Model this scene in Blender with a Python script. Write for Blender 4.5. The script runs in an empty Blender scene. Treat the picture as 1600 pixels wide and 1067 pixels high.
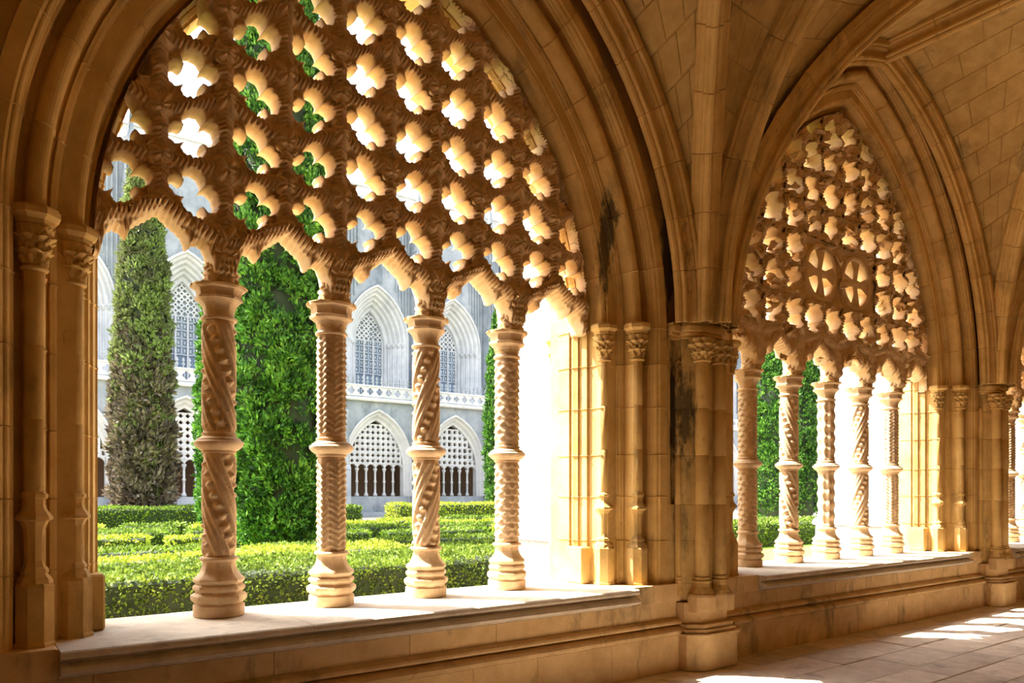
import bpy, math, random
import numpy as np
from mathutils import Vector
PI = math.pi
random.seed(7); rng = np.random.default_rng(7)
SC = bpy.context.scene; COL = SC.collection
# ------------------------------------------------------------------ camera, sky, sun, exposure
cam_d = bpy.data.cameras.new('camera'); cam = bpy.data.objects.new('camera', cam_d); COL.objects.link(cam)
cam.location = (0, 0, 1.6); cam.rotation_euler = (PI / 2, 0, -math.radians(36.69))
cam_d.sensor_width = 36; cam_d.lens = 1181 / 1600 * 36; cam_d.shift_y = (771 - 533.5) / 1600
cam_d.clip_start = .05; cam_d.clip_end = 600
SC.camera = cam
w = bpy.data.worlds.new('sky'); SC.world = w; w.use_nodes = True
nt = w.node_tree; nt.nodes.clear()
sky = nt.nodes.new('ShaderNodeTexSky'); sky.sky_type = 'NISHITA'; sky.sun_disc = False
sky.sun_elevation = math.radians(55); sky.sun_rotation = math.radians(-41); sky.air_density = 1.0; sky.dust_density = 3.0; sky.ozone_density = .6
bg = nt.nodes.new('ShaderNodeBackground'); bg.inputs[1].default_value = .5
hsv = nt.nodes.new('ShaderNodeHueSaturation'); hsv.inputs['Saturation'].default_value = .45
wo = nt.nodes.new('ShaderNodeOutputWorld')
nt.links.new(sky.outputs[0], hsv.inputs['Color']); nt.links.new(hsv.outputs[0], bg.inputs[0]); nt.links.new(bg.outputs[0], wo.inputs[0])
sd = bpy.data.lights.new('sun', 'SUN'); sd.energy = 13; sd.angle = math.radians(.6); sd.color = (1, .93, .82)
sun = bpy.data.objects.new('sun', sd); COL.objects.link(sun)
SUN_DIR = Vector((.65, -.76, -1.43)).normalized()
sun.rotation_euler = SUN_DIR.to_track_quat('-Z', 'Y').to_euler(); sun.location = (-10, 20, 25)
SC.view_settings.view_transform = 'Standard'; SC.view_settings.look = 'None'
SC.view_settings.gamma = 1; SC.view_settings.use_curve_mapping = False
SC.view_settings.exposure = 1.12
SC.cycles.max_bounces = 10; SC.cycles.diffuse_bounces = 8; SC.cycles.use_denoising = True
SC.cycles.sample_clamp_indirect = 8

# ------------------------------------------------------------------ materials
def mat_stone(name, col, col2, rough=.85, bump=.25, scale=3.0, stain=None, stain_amt=.5, stain_scale=1.2, tint=.10, patches=()):
    m = bpy.data.materials.new(name); m.use_nodes = True; n = m.node_tree.nodes; l = m.node_tree.links
    b = n['Principled BSDF']; b.inputs['Roughness'].default_value = rough
    b.inputs['Specular IOR Level'].default_value = .25
    tc = n.new('ShaderNodeNewGeometry')
    no = n.new('ShaderNodeTexNoise'); no.inputs['Scale'].default_value = scale; no.inputs['Detail'].default_value = 8; no.inputs['Roughness'].default_value = .65
    l.new(tc.outputs['Position'], no.inputs['Vector'])
    cr = n.new('ShaderNodeValToRGB'); cr.color_ramp.elements[0].position = .35; cr.color_ramp.elements[1].position = .68
    cr.color_ramp.elements[0].color = (*col2, 1); cr.color_ramp.elements[1].color = (*col, 1)
    l.new(no.outputs['Fac'], cr.inputs['Fac']); out = cr.outputs['Color']
    oi = n.new('ShaderNodeObjectInfo')
    hs = n.new('ShaderNodeHueSaturation'); mr = n.new('ShaderNodeMapRange'); mr.inputs['To Min'].default_value = 1 - tint; mr.inputs['To Max'].default_value = 1 + tint
    l.new(oi.outputs['Random'], mr.inputs['Value']); l.new(mr.outputs[0], hs.inputs['Value']); l.new(out, hs.inputs['Color']); out = hs.outputs['Color']
    if stain:
        mp = n.new('ShaderNodeMapping'); mp.inputs['Scale'].default_value = (1, 1, .35); l.new(tc.outputs['Position'], mp.inputs['Vector'])
        n2 = n.new('ShaderNodeTexNoise'); n2.inputs['Scale'].default_value = stain_scale; n2.inputs['Detail'].default_value = 6; n2.inputs['Roughness'].default_value = .7
        l.new(mp.outputs[0], n2.inputs['Vector'])
        c2 = n.new('ShaderNodeValToRGB'); c2.color_ramp.elements[0].position = .54; c2.color_ramp.elements[1].position = .68
        l.new(n2.outputs['Fac'], c2.inputs['Fac'])
        mu = n.new('ShaderNodeMath'); mu.operation = 'MULTIPLY'; mu.inputs[1].default_value = stain_amt; l.new(c2.outputs[0], mu.inputs[0])
        mx = n.new('ShaderNodeMix'); mx.data_type = 'RGBA'; l.new(mu.outputs[0], mx.inputs[0]); l.new(out, mx.inputs[6]); mx.inputs[7].default_value = (*stain, 1)
        out = mx.outputs[2]
    for (pc_, pr_, am_) in patches:      # black lichen patches with a place of their own on the stone
        mp = n.new('ShaderNodeMapping'); mp.vector_type = 'TEXTURE'; mp.inputs['Location'].default_value = pc_; mp.inputs['Scale'].default_value = pr_; l.new(tc.outputs['Position'], mp.inputs['Vector'])
        gr = n.new('ShaderNodeTexGradient'); gr.gradient_type = 'QUADRATIC_SPHERE'; l.new(mp.outputs[0], gr.inputs['Vector'])
        mq = n.new('ShaderNodeMapping'); mq.inputs['Scale'].default_value = (1, 1, .3); l.new(tc.outputs['Position'], mq.inputs['Vector'])
        nq = n.new('ShaderNodeTexNoise'); nq.inputs['Scale'].default_value = 22; nq.inputs['Detail'].default_value = 7; nq.inputs['Roughness'].default_value = .7; l.new(mq.outputs[0], nq.inputs['Vector'])
        sm = n.new('ShaderNodeMath'); sm.operation = 'MULTIPLY_ADD'; sm.inputs[1].default_value = .8; l.new(gr.outputs['Fac'], sm.inputs[0]); l.new(nq.outputs['Fac'], sm.inputs[2])
        rp = n.new('ShaderNodeMapRange'); rp.inputs['From Min'].default_value = .67; rp.inputs['From Max'].default_value = .84; rp.inputs['To Max'].default_value = am_; l.new(sm.outputs[0], rp.inputs['Value'])
        mx = n.new('ShaderNodeMix'); mx.data_type = 'RGBA'; l.new(rp.outputs[0], mx.inputs[0]); l.new(out, mx.inputs[6]); mx.inputs[7].default_value = (.02, .016, .012, 1); out = mx.outputs[2]
    l.new(out, b.inputs['Base Color'])
    n3 = n.new('ShaderNodeTexNoise'); n3.inputs['Scale'].default_value = 45; n3.inputs['Detail'].default_value = 5; l.new(tc.outputs['Position'], n3.inputs['Vector'])
    ad = n.new('ShaderNodeMath'); ad.operation = 'MULTIPLY_ADD'; ad.inputs[1].default_value = 2.0
    l.new(no.outputs['Fac'], ad.inputs[0]); l.new(n3.outputs['Fac'], ad.inputs[2])
    bp = n.new('ShaderNodeBump'); bp.inputs['Strength'].default_value = bump; bp.inputs['Distance'].default_value = .01
    l.new(ad.outputs[0], bp.inputs['Height']); l.new(bp.outputs[0], b.inputs['Normal'])
    return m

def mat_leaf(name, c1, c2, c3, scale=1.5, trans=.25):
    m = bpy.data.materials.new(name); m.use_nodes = True; n = m.node_tree.nodes; l = m.node_tree.links
    b = n['Principled BSDF']; b.inputs['Roughness'].default_value = .6; b.inputs['Specular IOR Level'].default_value = .2
    g = n.new('ShaderNodeNewGeometry')
    no = n.new('ShaderNodeTexNoise'); no.inputs['Scale'].default_value = scale; no.inputs['Detail'].default_value = 5; l.new(g.outputs['Position'], no.inputs['Vector'])
    cr = n.new('ShaderNodeValToRGB'); e = cr.color_ramp.elements; e[0].position = .32; e[0].color = (*c1, 1); e[1].position = .7; e[1].color = (*c3, 1)
    k = e.new(.52); k.color = (*c2, 1)
    ad = n.new('ShaderNodeMath'); ad.operation = 'MULTIPLY_ADD'; ad.inputs[1].default_value = .3; l.new(g.outputs['Random Per Island'], ad.inputs[0])
    sb = n.new('ShaderNodeMath'); sb.operation = 'SUBTRACT'; sb.inputs[1].default_value = .15; l.new(no.outputs['Fac'], sb.inputs[0]); l.new(sb.outputs[0], ad.inputs[2])
    l.new(ad.outputs[0], cr.inputs['Fac']); l.new(cr.outputs[0], b.inputs['Base Color'])
    t = n.new('ShaderNodeBsdfTranslucent'); l.new(cr.outputs[0], t.inputs['Color'])
    mx = n.new('ShaderNodeMixShader'); mx.inputs[0].default_value = trans
    l.new(b.outputs[0], mx.inputs[1]); l.new(t.outputs[0], mx.inputs[2]); l.new(mx.outputs[0], n['Material Output'].inputs['Surface'])
    return m

def mat_plain(name, col, rough=.7, metal=0):
    m = bpy.data.materials.new(name); m.use_nodes = True; n = m.node_tree.nodes; l = m.node_tree.links
    b = n['Principled BSDF']; b.inputs['Roughness'].default_value = rough
    no = n.new('ShaderNodeTexNoise'); no.inputs['Scale'].default_value = 4
    g = n.new('ShaderNodeNewGeometry'); l.new(g.outputs['Position'], no.inputs['Vector'])
    cr = n.new('ShaderNodeValToRGB'); cr.color_ramp.elements[0].color = (*[c * .75 for c in col], 1); cr.color_ramp.elements[1].color = (*[min(1, c * 1.2) for c in col], 1)
    l.new(no.outputs['Fac'], cr.inputs['Fac']); l.new(cr.outputs[0], b.inputs['Base Color'])
    return m

M = {}
PATCH = [((4.76, 4.95, 3.85), (.16, .3, 1.1), .8), ((5.40, 4.72, 3.9), (.32, .4, 1.3), .62), ((5.46, 4.75, 2.35), (.34, .4, 1.15), .8)]
M['stone'] = mat_stone('warm_limestone', (.70, .475, .185), (.54, .335, .105), stain=(.20, .14, .07), stain_amt=.45, patches=PATCH)
M['arch'] = mat_stone('arch_limestone', (.70, .47, .182), (.52, .325, .10), stain=(.16, .11, .055), stain_amt=.6, stain_scale=2.2, tint=.07, patches=PATCH)
M['stained'] = mat_stone('lichen_stained_limestone', (.64, .44, .175), (.48, .32, .11), stain=(.10, .085, .045), stain_amt=.8, stain_scale=3.2, scale=6, patches=PATCH)
M['web'] = mat_stone('vault_web_stone', (.60, .41, .16), (.45, .285, .095), stain=(.15, .12, .075), stain_amt=.75, stain_scale=1.5, scale=5, tint=.05, patches=PATCH[1:2])
M['tracery'] = mat_stone('carved_limestone', (.76, .56, .33), (.62, .42, .22), tint=.03, bump=.3, scale=8)
M['column'] = mat_stone('column_limestone', (.72, .53, .33), (.55, .38, .22), tint=.04, bump=.25, scale=9, stain=(.2, .15, .10), stain_amt=.4, stain_scale=5)
M['sill'] = mat_stone('pale_sill_stone', (.68, .59, .46), (.54, .46, .35), tint=.05, scale=7, stain=(.3, .27, .2), stain_amt=.5, stain_scale=6)
M['parapet'] = mat_stone('parapet_stone', (.70, .49, .25), (.54, .355, .155), stain=(.20, .15, .075), stain_amt=.8, stain_scale=3.2, tint=.08, scale=5)
M['floor'] = mat_stone('worn_floor_slab', (.70, .60, .49), (.54, .45, .36), stain=(.22, .19, .16), stain_amt=.6, stain_scale=2.4, tint=.14, scale=6, bump=.35)
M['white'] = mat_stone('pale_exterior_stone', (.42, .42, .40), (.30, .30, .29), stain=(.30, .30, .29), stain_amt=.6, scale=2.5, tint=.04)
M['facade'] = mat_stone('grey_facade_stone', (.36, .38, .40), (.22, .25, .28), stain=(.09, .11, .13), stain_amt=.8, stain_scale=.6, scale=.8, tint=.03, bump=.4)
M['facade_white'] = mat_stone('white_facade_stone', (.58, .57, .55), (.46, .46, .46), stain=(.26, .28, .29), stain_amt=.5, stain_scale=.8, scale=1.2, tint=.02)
M['joint'] = mat_plain('joint_mortar', (.16, .11, .06), .95)
M['cyp'] = mat_leaf('cypress_foliage', (.012, .04, .008), (.05, .15, .016), (.16, .33, .045), 2.8, .15)
M['cyp_moss'] = mat_leaf('dry_mossy_cypress_foliage', (.09, .085, .05), (.14, .17, .055), (.20, .28, .07), 1.1)
M['cyp_dry'] = mat_leaf('dead_cypress_twigs', (.06, .045, .035), (.15, .115, .085), (.20, .17, .11), 1.3, .1)
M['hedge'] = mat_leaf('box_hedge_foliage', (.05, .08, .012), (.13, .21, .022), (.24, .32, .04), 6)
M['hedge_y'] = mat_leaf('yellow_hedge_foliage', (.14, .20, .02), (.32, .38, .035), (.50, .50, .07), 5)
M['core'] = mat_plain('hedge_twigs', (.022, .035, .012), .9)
M['bark'] = mat_plain('cypress_bark', (.12, .08, .05), .9)
M['gravel'] = mat_stone('garden_gravel', (.55, .48, .38), (.42, .35, .26), scale=20, bump=.6, tint=0)
M['grass'] = mat_leaf('lawn', (.10, .20, .02), (.22, .36, .04), (.35, .48, .06), 6, 0)
M['dark'] = mat_plain('shade_brown_gallery_wall', (.26, .15, .09), .9)  # brown shadow inside the far gallery, put into its wall colour
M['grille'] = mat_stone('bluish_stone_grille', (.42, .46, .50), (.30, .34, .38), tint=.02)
M['glass'] = bpy.data.materials.new('blue_window_glass'); M['glass'].use_nodes = True
_g = M['glass'].node_tree.nodes['Principled BSDF']; _g.inputs['Base Color'].default_value = (.05, .09, .15, 1); _g.inputs['Roughness'].default_value = .15

# ------------------------------------------------------------------ helpers
def mk(name, v, f, mat, smooth=False):
    me = bpy.data.meshes.new(name)
    me.from_pydata([tuple(map(float, p)) for p in v] if not isinstance(v, np.ndarray) else v.tolist(), [], f if isinstance(f, list) else f.tolist())
    me.materials.append(M[mat] if isinstance(mat, str) else mat)
    if smooth: me.shade_smooth()
    me.update(); return me
def put(name, me, parent=None, loc=(0, 0, 0), rot=(0, 0, 0), scale=(1, 1, 1)):
    o = bpy.data.objects.new(name, me); COL.objects.link(o); o.location = loc; o.rotation_euler = rot; o.scale = scale
    if parent: o.parent = parent
    return o
def tag(o, label=None, cat=None, group=None, kind=None):
    if label: o['label'] = label
    if cat: o['category'] = cat
    if group: o['group'] = group
    if kind: o['kind'] = kind
    return o
def thing(name, loc, label, cat, group=None, kind=None):
    o = bpy.data.objects.new(name, None); COL.objects.link(o); o.location = loc; o.empty_display_size = .2
    return tag(o, label, cat, group, kind)
class MB:
    def __init__(s): s.v = []; s.f = []
    def add(s, v, f):
        b = len(s.v); s.v += [tuple(p) for p in v]; s.f += [tuple(i + b for i in q) for q in f]; return s
    def box(s, x0, x1, y0, y1, z0, z1):
        return s.add([(x0, y0, z0), (x1, y0, z0), (x1, y1, z0), (x0, y1, z0), (x0, y0, z1), (x1, y0, z1), (x1, y1, z1), (x0, y1, z1)],
                     [(0, 3, 2, 1), (4, 5, 6, 7), (0, 1, 5, 4), (1, 2, 6, 5), (2, 3, 7, 6), (3, 0, 4, 7)])
    def bbox(s, x0, x1, y0, y1, z0, z1, e=.006):
        "a block whose long edges are arrised: frustum caps on every face"
        c = [(x0, x1), (y0, y1), (z0, z1)]; vs = []; idx = {}
        def vid(p):
            k = tuple(round(q, 6) for q in p)
            if k not in idx: idx[k] = len(vs); vs.append(p)
            return idx[k]
        fs = []
        for ax in range(3):
            a, b = [(1, 2), (2, 0), (0, 1)][ax]
            for sd in (0, 1):
                q = []
                for (i, j) in ((0, 0), (1, 0), (1, 1), (0, 1)):
                    p = [0, 0, 0]; p[ax] = c[ax][sd]; p[a] = c[a][i] + (e if i == 0 else -e); p[b] = c[b][j] + (e if j == 0 else -e); q.append(vid(tuple(p)))
                fs.append(tuple(q if sd else q[::-1]))
        # edges
        for ax in range(3):
            a, b = [(1, 2), (2, 0), (0, 1)][ax]
            for i in (0, 1):
                for j in (0, 1):
                    q = []
                    for (t, kk) in ((0, 0), (1, 0), (1, 1), (0, 1)):
                        p = [0, 0, 0]; p[ax] = c[ax][t] + (e if t == 0 else -e)
                        if kk == 0: p[a] = c[a][i]; p[b] = c[b][j] + (e if j == 0 else -e)
                        else: p[a] = c[a][i] + (e if i == 0 else -e); p[b] = c[b][j]
                        q.append(vid(tuple(p)))
                    fs.append(tuple(q if (i == j) else q[::-1]))
        for i in (0, 1):
            for j in (0, 1):
                for k in (0, 1):
                    p = (c[0][i], c[1][j], c[2][k]); d = [(e if t == 0 else -e) for t in (i, j, k)]
                    q = [vid((p[0], p[1] + d[1], p[2] + d[2])), vid((p[0] + d[0], p[1], p[2] + d[2])), vid((p[0] + d[0], p[1] + d[1], p[2]))]
                    fs.append(tuple(q if (i + j + k) % 2 else q[::-1]))
        return s.add(vs, fs)
    def mesh(s, name, mat, smooth=False): return mk(name, s.v, s.f, mat, smooth)
    def lathe(s, prof, n=16, cx=0, cy=0, cz=0, oct=0):
        v = []; f = []
        for (r, z) in prof:
            for i in range(n):
                t = 2 * PI * i / n; rr = r * octf(t) if oct else r
                v.append((cx + rr * math.cos(t), cy + rr * math.sin(t), cz + z))
        m = len(prof)
        for k in range(m - 1):
            for i in range(n):
                j = (i + 1) % n; f.append((k * n + i, k * n + j, (k + 1) * n + j, (k + 1) * n + i))
        f.append(tuple(range(n))[::-1]); f.append(tuple((m - 1) * n + i for i in range(n)))
        return s.add(v, f)
def octf(t):
    a = (t % (PI / 4)) - PI / 8
    return math.cos(PI / 8) / math.cos(a)
def grid_faces(nr, nc, wrap=False, off=0):
    f = []
    for r in range(nr - 1):
        for c in range(nc if wrap else nc - 1):
            d = (c + 1) % nc; f.append((off + r * nc + c, off + r * nc + d, off + (r + 1) * nc + d, off + (r + 1) * nc + c))
    return f
def extrude_x(prof, x0, x1, e=.006, closed=True):
    "extrude a (y,z) profile (closed polygon) along x with slightly pulled-in ends so joints read as grooves"
    n = len(prof); cy = sum(p[0] for p in prof) / n; cz = sum(p[1] for p in prof) / n
    def ring(x, k): return [(x, p[0] + (cy - p[0]) * k[0], p[1] + (cz - p[1]) * k[1]) for p in prof]
    ys = [p[0] for p in prof]; zs = [p[1] for p in prof]
    k = (min(.4, 2.2 * e / max(1e-3, max(ys) - min(ys))), min(.4, 2.2 * e / max(1e-3, max(zs) - min(zs))))
    v = ring(x0 + .001, k) + ring(x0 + e, (0, 0)) + ring(x1 - e, (0, 0)) + ring(x1 - .001, k)
    f = []
    for r in range(3):
        for i in range(n):
            j = (i + 1) % n; f.append((r * n + i, r * n + j, (r + 1) * n + j, (r + 1) * n + i))
    f.append(tuple(range(n))[::-1]); f.append(tuple(3 * n + i for i in range(n)))
    return v, f
def noise1(x, y, z, s=0):
    return (np.sin(x * 1.7 + y * 2.3 + s) * np.cos(y * 1.9 - z * 1.3 + s * 2) + np.sin(z * 2.9 + x * .7 + s * 3) * .5) / 1.5

# ------------------------------------------------------------------ layout (metres): the arcade runs along x, the garden lies at y > 5.6
SP = .8123; SILL = .77; SPR = 3.1; YC = 5.33
BAYS = [dict(cx=2.697, w=1.95, R=2.74, cols=[-1.5, -.5, .5, 1.5], nm='first', apexw=6.6, kind=0),
        dict(cx=8.961, w=2.25, R=3.44, cols=[-2, -1, 0, 1, 2], nm='second', apexw=6.93, kind=1),
        dict(cx=15.02, w=1.95, R=2.74, cols=[-1.5, -.5, .5, 1.5], nm='third', apexw=6.6, kind=0)]
NAME = ['the big near arch', 'the second arch', 'the farthest arch']
def span(b): return b['cx'] - b['w'] - .62, b['cx'] + b['w'] + .62
PIERS = [(-.85, span(BAYS[0])[0]), (span(BAYS[0])[1], span(BAYS[1])[0]), (span(BAYS[1])[1], span(BAYS[2])[0]), (span(BAYS[2])[1], span(BAYS[2])[1] + .8)]
PC = [(a + b) / 2 for a, b in PIERS]
YV = 1.75; YIN = -1.1; XL = -5.5; XR = 21.0

# ------------------------------------------------------------------ the setting: solid arcade wall behind the mouldings
def arch_pts(b, o, n=14):
    "outline of the pointed opening, from sill right side up over the apex and down, at offset o"
    w_, R = b['w'], b['R']; pm = math.acos((R - w_) / (R + o)); pts = [(b['cx'] + w_ + o, SILL)]
    for i in range(n + 1):
        t = pm * i / n; pts.append((b['cx'] + w_ - R + (R + o) * math.cos(t), SPR + (R + o) * math.sin(t)))
    left = [(2 * b['cx'] - x, z) for x, z in pts[:-1]][::-1]
    return pts + left
def wall_slab(mb, y0, y1, o, ztop=8.4):
    for b in BAYS:
        xa = b['cx'] - b['w'] - .64; xb = b['cx'] + b['w'] + .64
        pts = arch_pts(b, o); n = len(pts); v = []; f = []
        out = []
        for (x, z) in pts:
            if z <= SPR + .01: out.append((xb if x > b['cx'] else xa, z))
            else: out.append((xb, z) if False else (x, z))
        # ribbon: jamb strips, then columns up to ztop
        for k, (x, z) in enumerate(pts):
            for y in (y0, y1):
                v.append((x, y, z))
        base = len(v)
        for k in range(n - 1): f.append((2 * k, 2 * k + 1, 2 * k + 3, 2 * k + 2))     # intrados
        mb.add(v, f)
        for (yy, fl) in ((y0, 0), (y1, 1)):
            v = []; f = []
            for k, (x, z) in enumerate(pts):
                v.append((x, yy, z)); v.append((x, yy, ztop))
            for k in range(1, n - 2):
                q = (2 * k, 2 * k + 1, 2 * k + 3, 2 * k + 2); f.append(q if fl else q[::-1])
            mb.add(v, f)
            for (xs, xe) in ((b['cx'] + b['w'] + o, xb), (xa, b['cx'] - b['w'] - o)):
                if xe > xs:
                    q = [(xs, yy, SILL), (xe, yy, SILL), (xe, yy, ztop), (xs, yy, ztop)]
                    mb.add(q, [(0, 1, 2, 3) if not fl else (3, 2, 1, 0)])
mb = MB()
wall_slab(mb, 4.76, 4.99, .52); wall_slab(mb, 4.99, 5.345, .16); wall_slab(mb, 5.35, 5.62, .006)
for (a, c) in PIERS: mb.box(a - .01, c + .01, 4.80, 5.62, 0, 8.4)
mb.box(XL, PIERS[0][0], 4.70, 5.62, 0, 8.4); mb.box(PIERS[3][1], XR, 4.70, 5.62, 0, 8.4)  # left plain stretch is out of view, added to close the gallery for lighting
o = put('wall_garden', mb.mesh('wall_garden', 'stone')); tag(o, kind='structure')
mb = MB(); mb.box(XL, XR, YIN - .4, YIN, 0, 8.4); tag(put('wall_inner', mb.mesh('wall_inner', 'stone')), kind='structure')  # unseen gallery wall behind the camera, added for bounced light
mb = MB(); mb.box(XL - .4, XL, YIN - .4, 5.62, 0, 8.4); tag(put('wall_left', mb.mesh('wall_left', 'stone')), kind='structure')
mb = MB(); mb.box(XR, XR + .4, YIN - .4, 5.62, 0, 8.4); tag(put('wall_right', mb.mesh('wall_right', 'stone')), kind='structure')
mb = MB(); mb.box(XL - .4, XR + .4, YIN - .4, 5.62, 8.4, 8.7); tag(put('unseen_roof_slab', mb.mesh('unseen_roof', 'stone')), kind='structure')  # unseen slab added over the vault to block the sky

# floor with individual worn slabs
fl = thing('floor', (0, 0, 0), None, None, kind='structure')
mb = MB(); mb.box(XL, XR, YIN, 4.75, -.2, -.012); put('floor_bed', mb.mesh('floor_bed', 'joint'), fl)
rows = []; y = YIN
while y < 4.6:
    h = random.choice([.36, .42, .5, .46]); rows.append((y, min(y + h, 4.66))); y += h
near = MB()
for (ya, yb) in rows:
    x = XL + random.random() * .8
    while x < XR:
        L = random.uniform(.55, 1.25); xa, xb = x, min(x + L, XR)
        if 2.2 < x < 15.5 and yb > .8:
            m_ = MB().bbox(xa + .003, xb - .003, ya + .003, yb - .003, -.03, random.uniform(-.005, .004), .006)
            put('floor_slab', m_.mesh('floor_slab', 'floor'), fl)
        else: near.bbox(xa + .003, xb - .003, ya + .003, yb - .003, -.03, 0, .006)
        x += L
tag(put('outer_slabs', near.mesh('outer_slabs', 'floor'), fl), kind='stuff')

# garden ground
mb = MB(); mb.box(-60, 110, 5.62, 140, -.3, -.02); tag(put('ground', mb.mesh('ground', 'gravel')), kind='structure')

# ------------------------------------------------------------------ vault
def rib_curve(p0, p1, z0, z1, n, mode, s0=0):
    P = []
    L = math.hypot(p1[0] - p0[0], p1[1] - p0[1]); H = z1 - z0
    for i in range(n + 1):
        v = i / n
        if mode == 'ellipse': s = L * (1 - math.cos(v * PI / 2)); h = H * math.sin(v * PI / 2)
        elif mode == 'line': s = L * v; h = H * v
        else:
            R = (L * L + H * H) / (2 * L); pm = math.acos((R - L) / R); t = pm * v; s = R - R * math.cos(t); h = R * math.sin(t)
        P.append(Vector((p0[0] + (p1[0] - p0[0]) * s / L, p0[1] + (p1[1] - p0[1]) * s / L, z0 + h)))
    return P
_h = [(-.128, -.02), (-.128, .04), (-.118, .05), (-.10, .05), (-.098, .066), (-.085, .078), (-.06, .085), (-.044, .105), (-.042, .135), (-.06, .145), (-.068, .16), (-.064, .178), (-.046, .186), (-.034, .186), (-.034, .205), (-.022, .224)]
RIB = _h + [(0, .230)] + [(-x, z) for x, z in _h[::-1]]
def sweep_rib(P, parent, name='rib_stone', seglen=.5, prof=RIB, mat='arch', step=6, sc=1.0):
    Ls = [0]
    for i in range(1, len(P)): Ls.append(Ls[-1] + (P[i] - P[i - 1]).length)
    T = Ls[-1]; k = max(1, round(T / seglen))
    hd = Vector((P[-1].x - P[0].x, P[-1].y - P[0].y, 0)).normalized(); lat = Vector((hd.y, -hd.x, 0))
    def at(s):
        for i in range(1, len(P)):
            if Ls[i] >= s - 1e-9:
                u = (s - Ls[i - 1]) / (Ls[i] - Ls[i - 1]); return P[i - 1].lerp(P[i], u)
        return P[-1]
    def ring(s, q):
        a = at(max(0, s - .03)); b_ = at(min(T, s + .03)); t = (b_ - a).normalized(); dn = lat.cross(t).normalized()
        if dn.z > 0 or (abs(t.z) > .99 and dn.dot(hd) < 0): dn = -dn
        if t.z > .0 and dn.dot(hd) < 0: dn = -dn
        c = at(s)
        return [c + lat * (p[0] * q * sc) + dn * ((p[1] if q == 1 else p[1] - .008) * sc) for p in prof]
    n = len(prof); off = parent.location
    for j in range(k):
        s0 = T * j / k; s1 = T * (j + 1) / k
        ss = [(s0 + .0005, .94), (s0 + .007, 1)] + [(s0 + (s1 - s0) * i / step, 1) for i in range(1, step)] + [(s1 - .007, 1), (s1 - .0005, .94)]
        v = []
        for (s, q) in ss: v += [tuple(p - off) for p in ring(s, q)]
        put(name, mk(name, v, grid_faces(len(ss), n), mat), parent)
ZS = 3.16
def web_stones(A, B, parent, nu, solid, frac=1.0):
    "ruled stone courses between two rib curves"
    n = len(A) - 1
    for k in range(n):
        off = (k % 2) * .5 / nu
        us = [0] + [min(1, i / nu + off) for i in range(1 if off == 0 else 0, nu + 1)]
        us = sorted(set([u for u in us if u <= 1] + [1]))
        for i in range(len(us) - 1):
            if us[i + 1] - us[i] < .02: continue
            q = [A[k].lerp(B[k], us[i]), A[k].lerp(B[k], us[i + 1]), A[k + 1].lerp(B[k + 1], us[i + 1]), A[k + 1].lerp(B[k + 1], us[i])]
            c = sum(q, Vector()) / 4
            nn = (q[2] - q[0]).cross(q[3] - q[1]).normalized()
            if nn.z > 0: nn = -nn
            ins = [p + (c - p).normalized() * .012 + nn * random.uniform(.006, .012) for p in q]
            v = [tuple(p) for p in q + ins]
            f = [(4, 5, 6, 7), (0, 1, 5, 4), (1, 2, 6, 5), (2, 3, 7, 6), (3, 0, 4, 7)]
            if solid is None: put('web_stone', mk('web_stone', v, f, 'web'), parent)
            else: solid.add(v, f)
NC = 15
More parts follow.
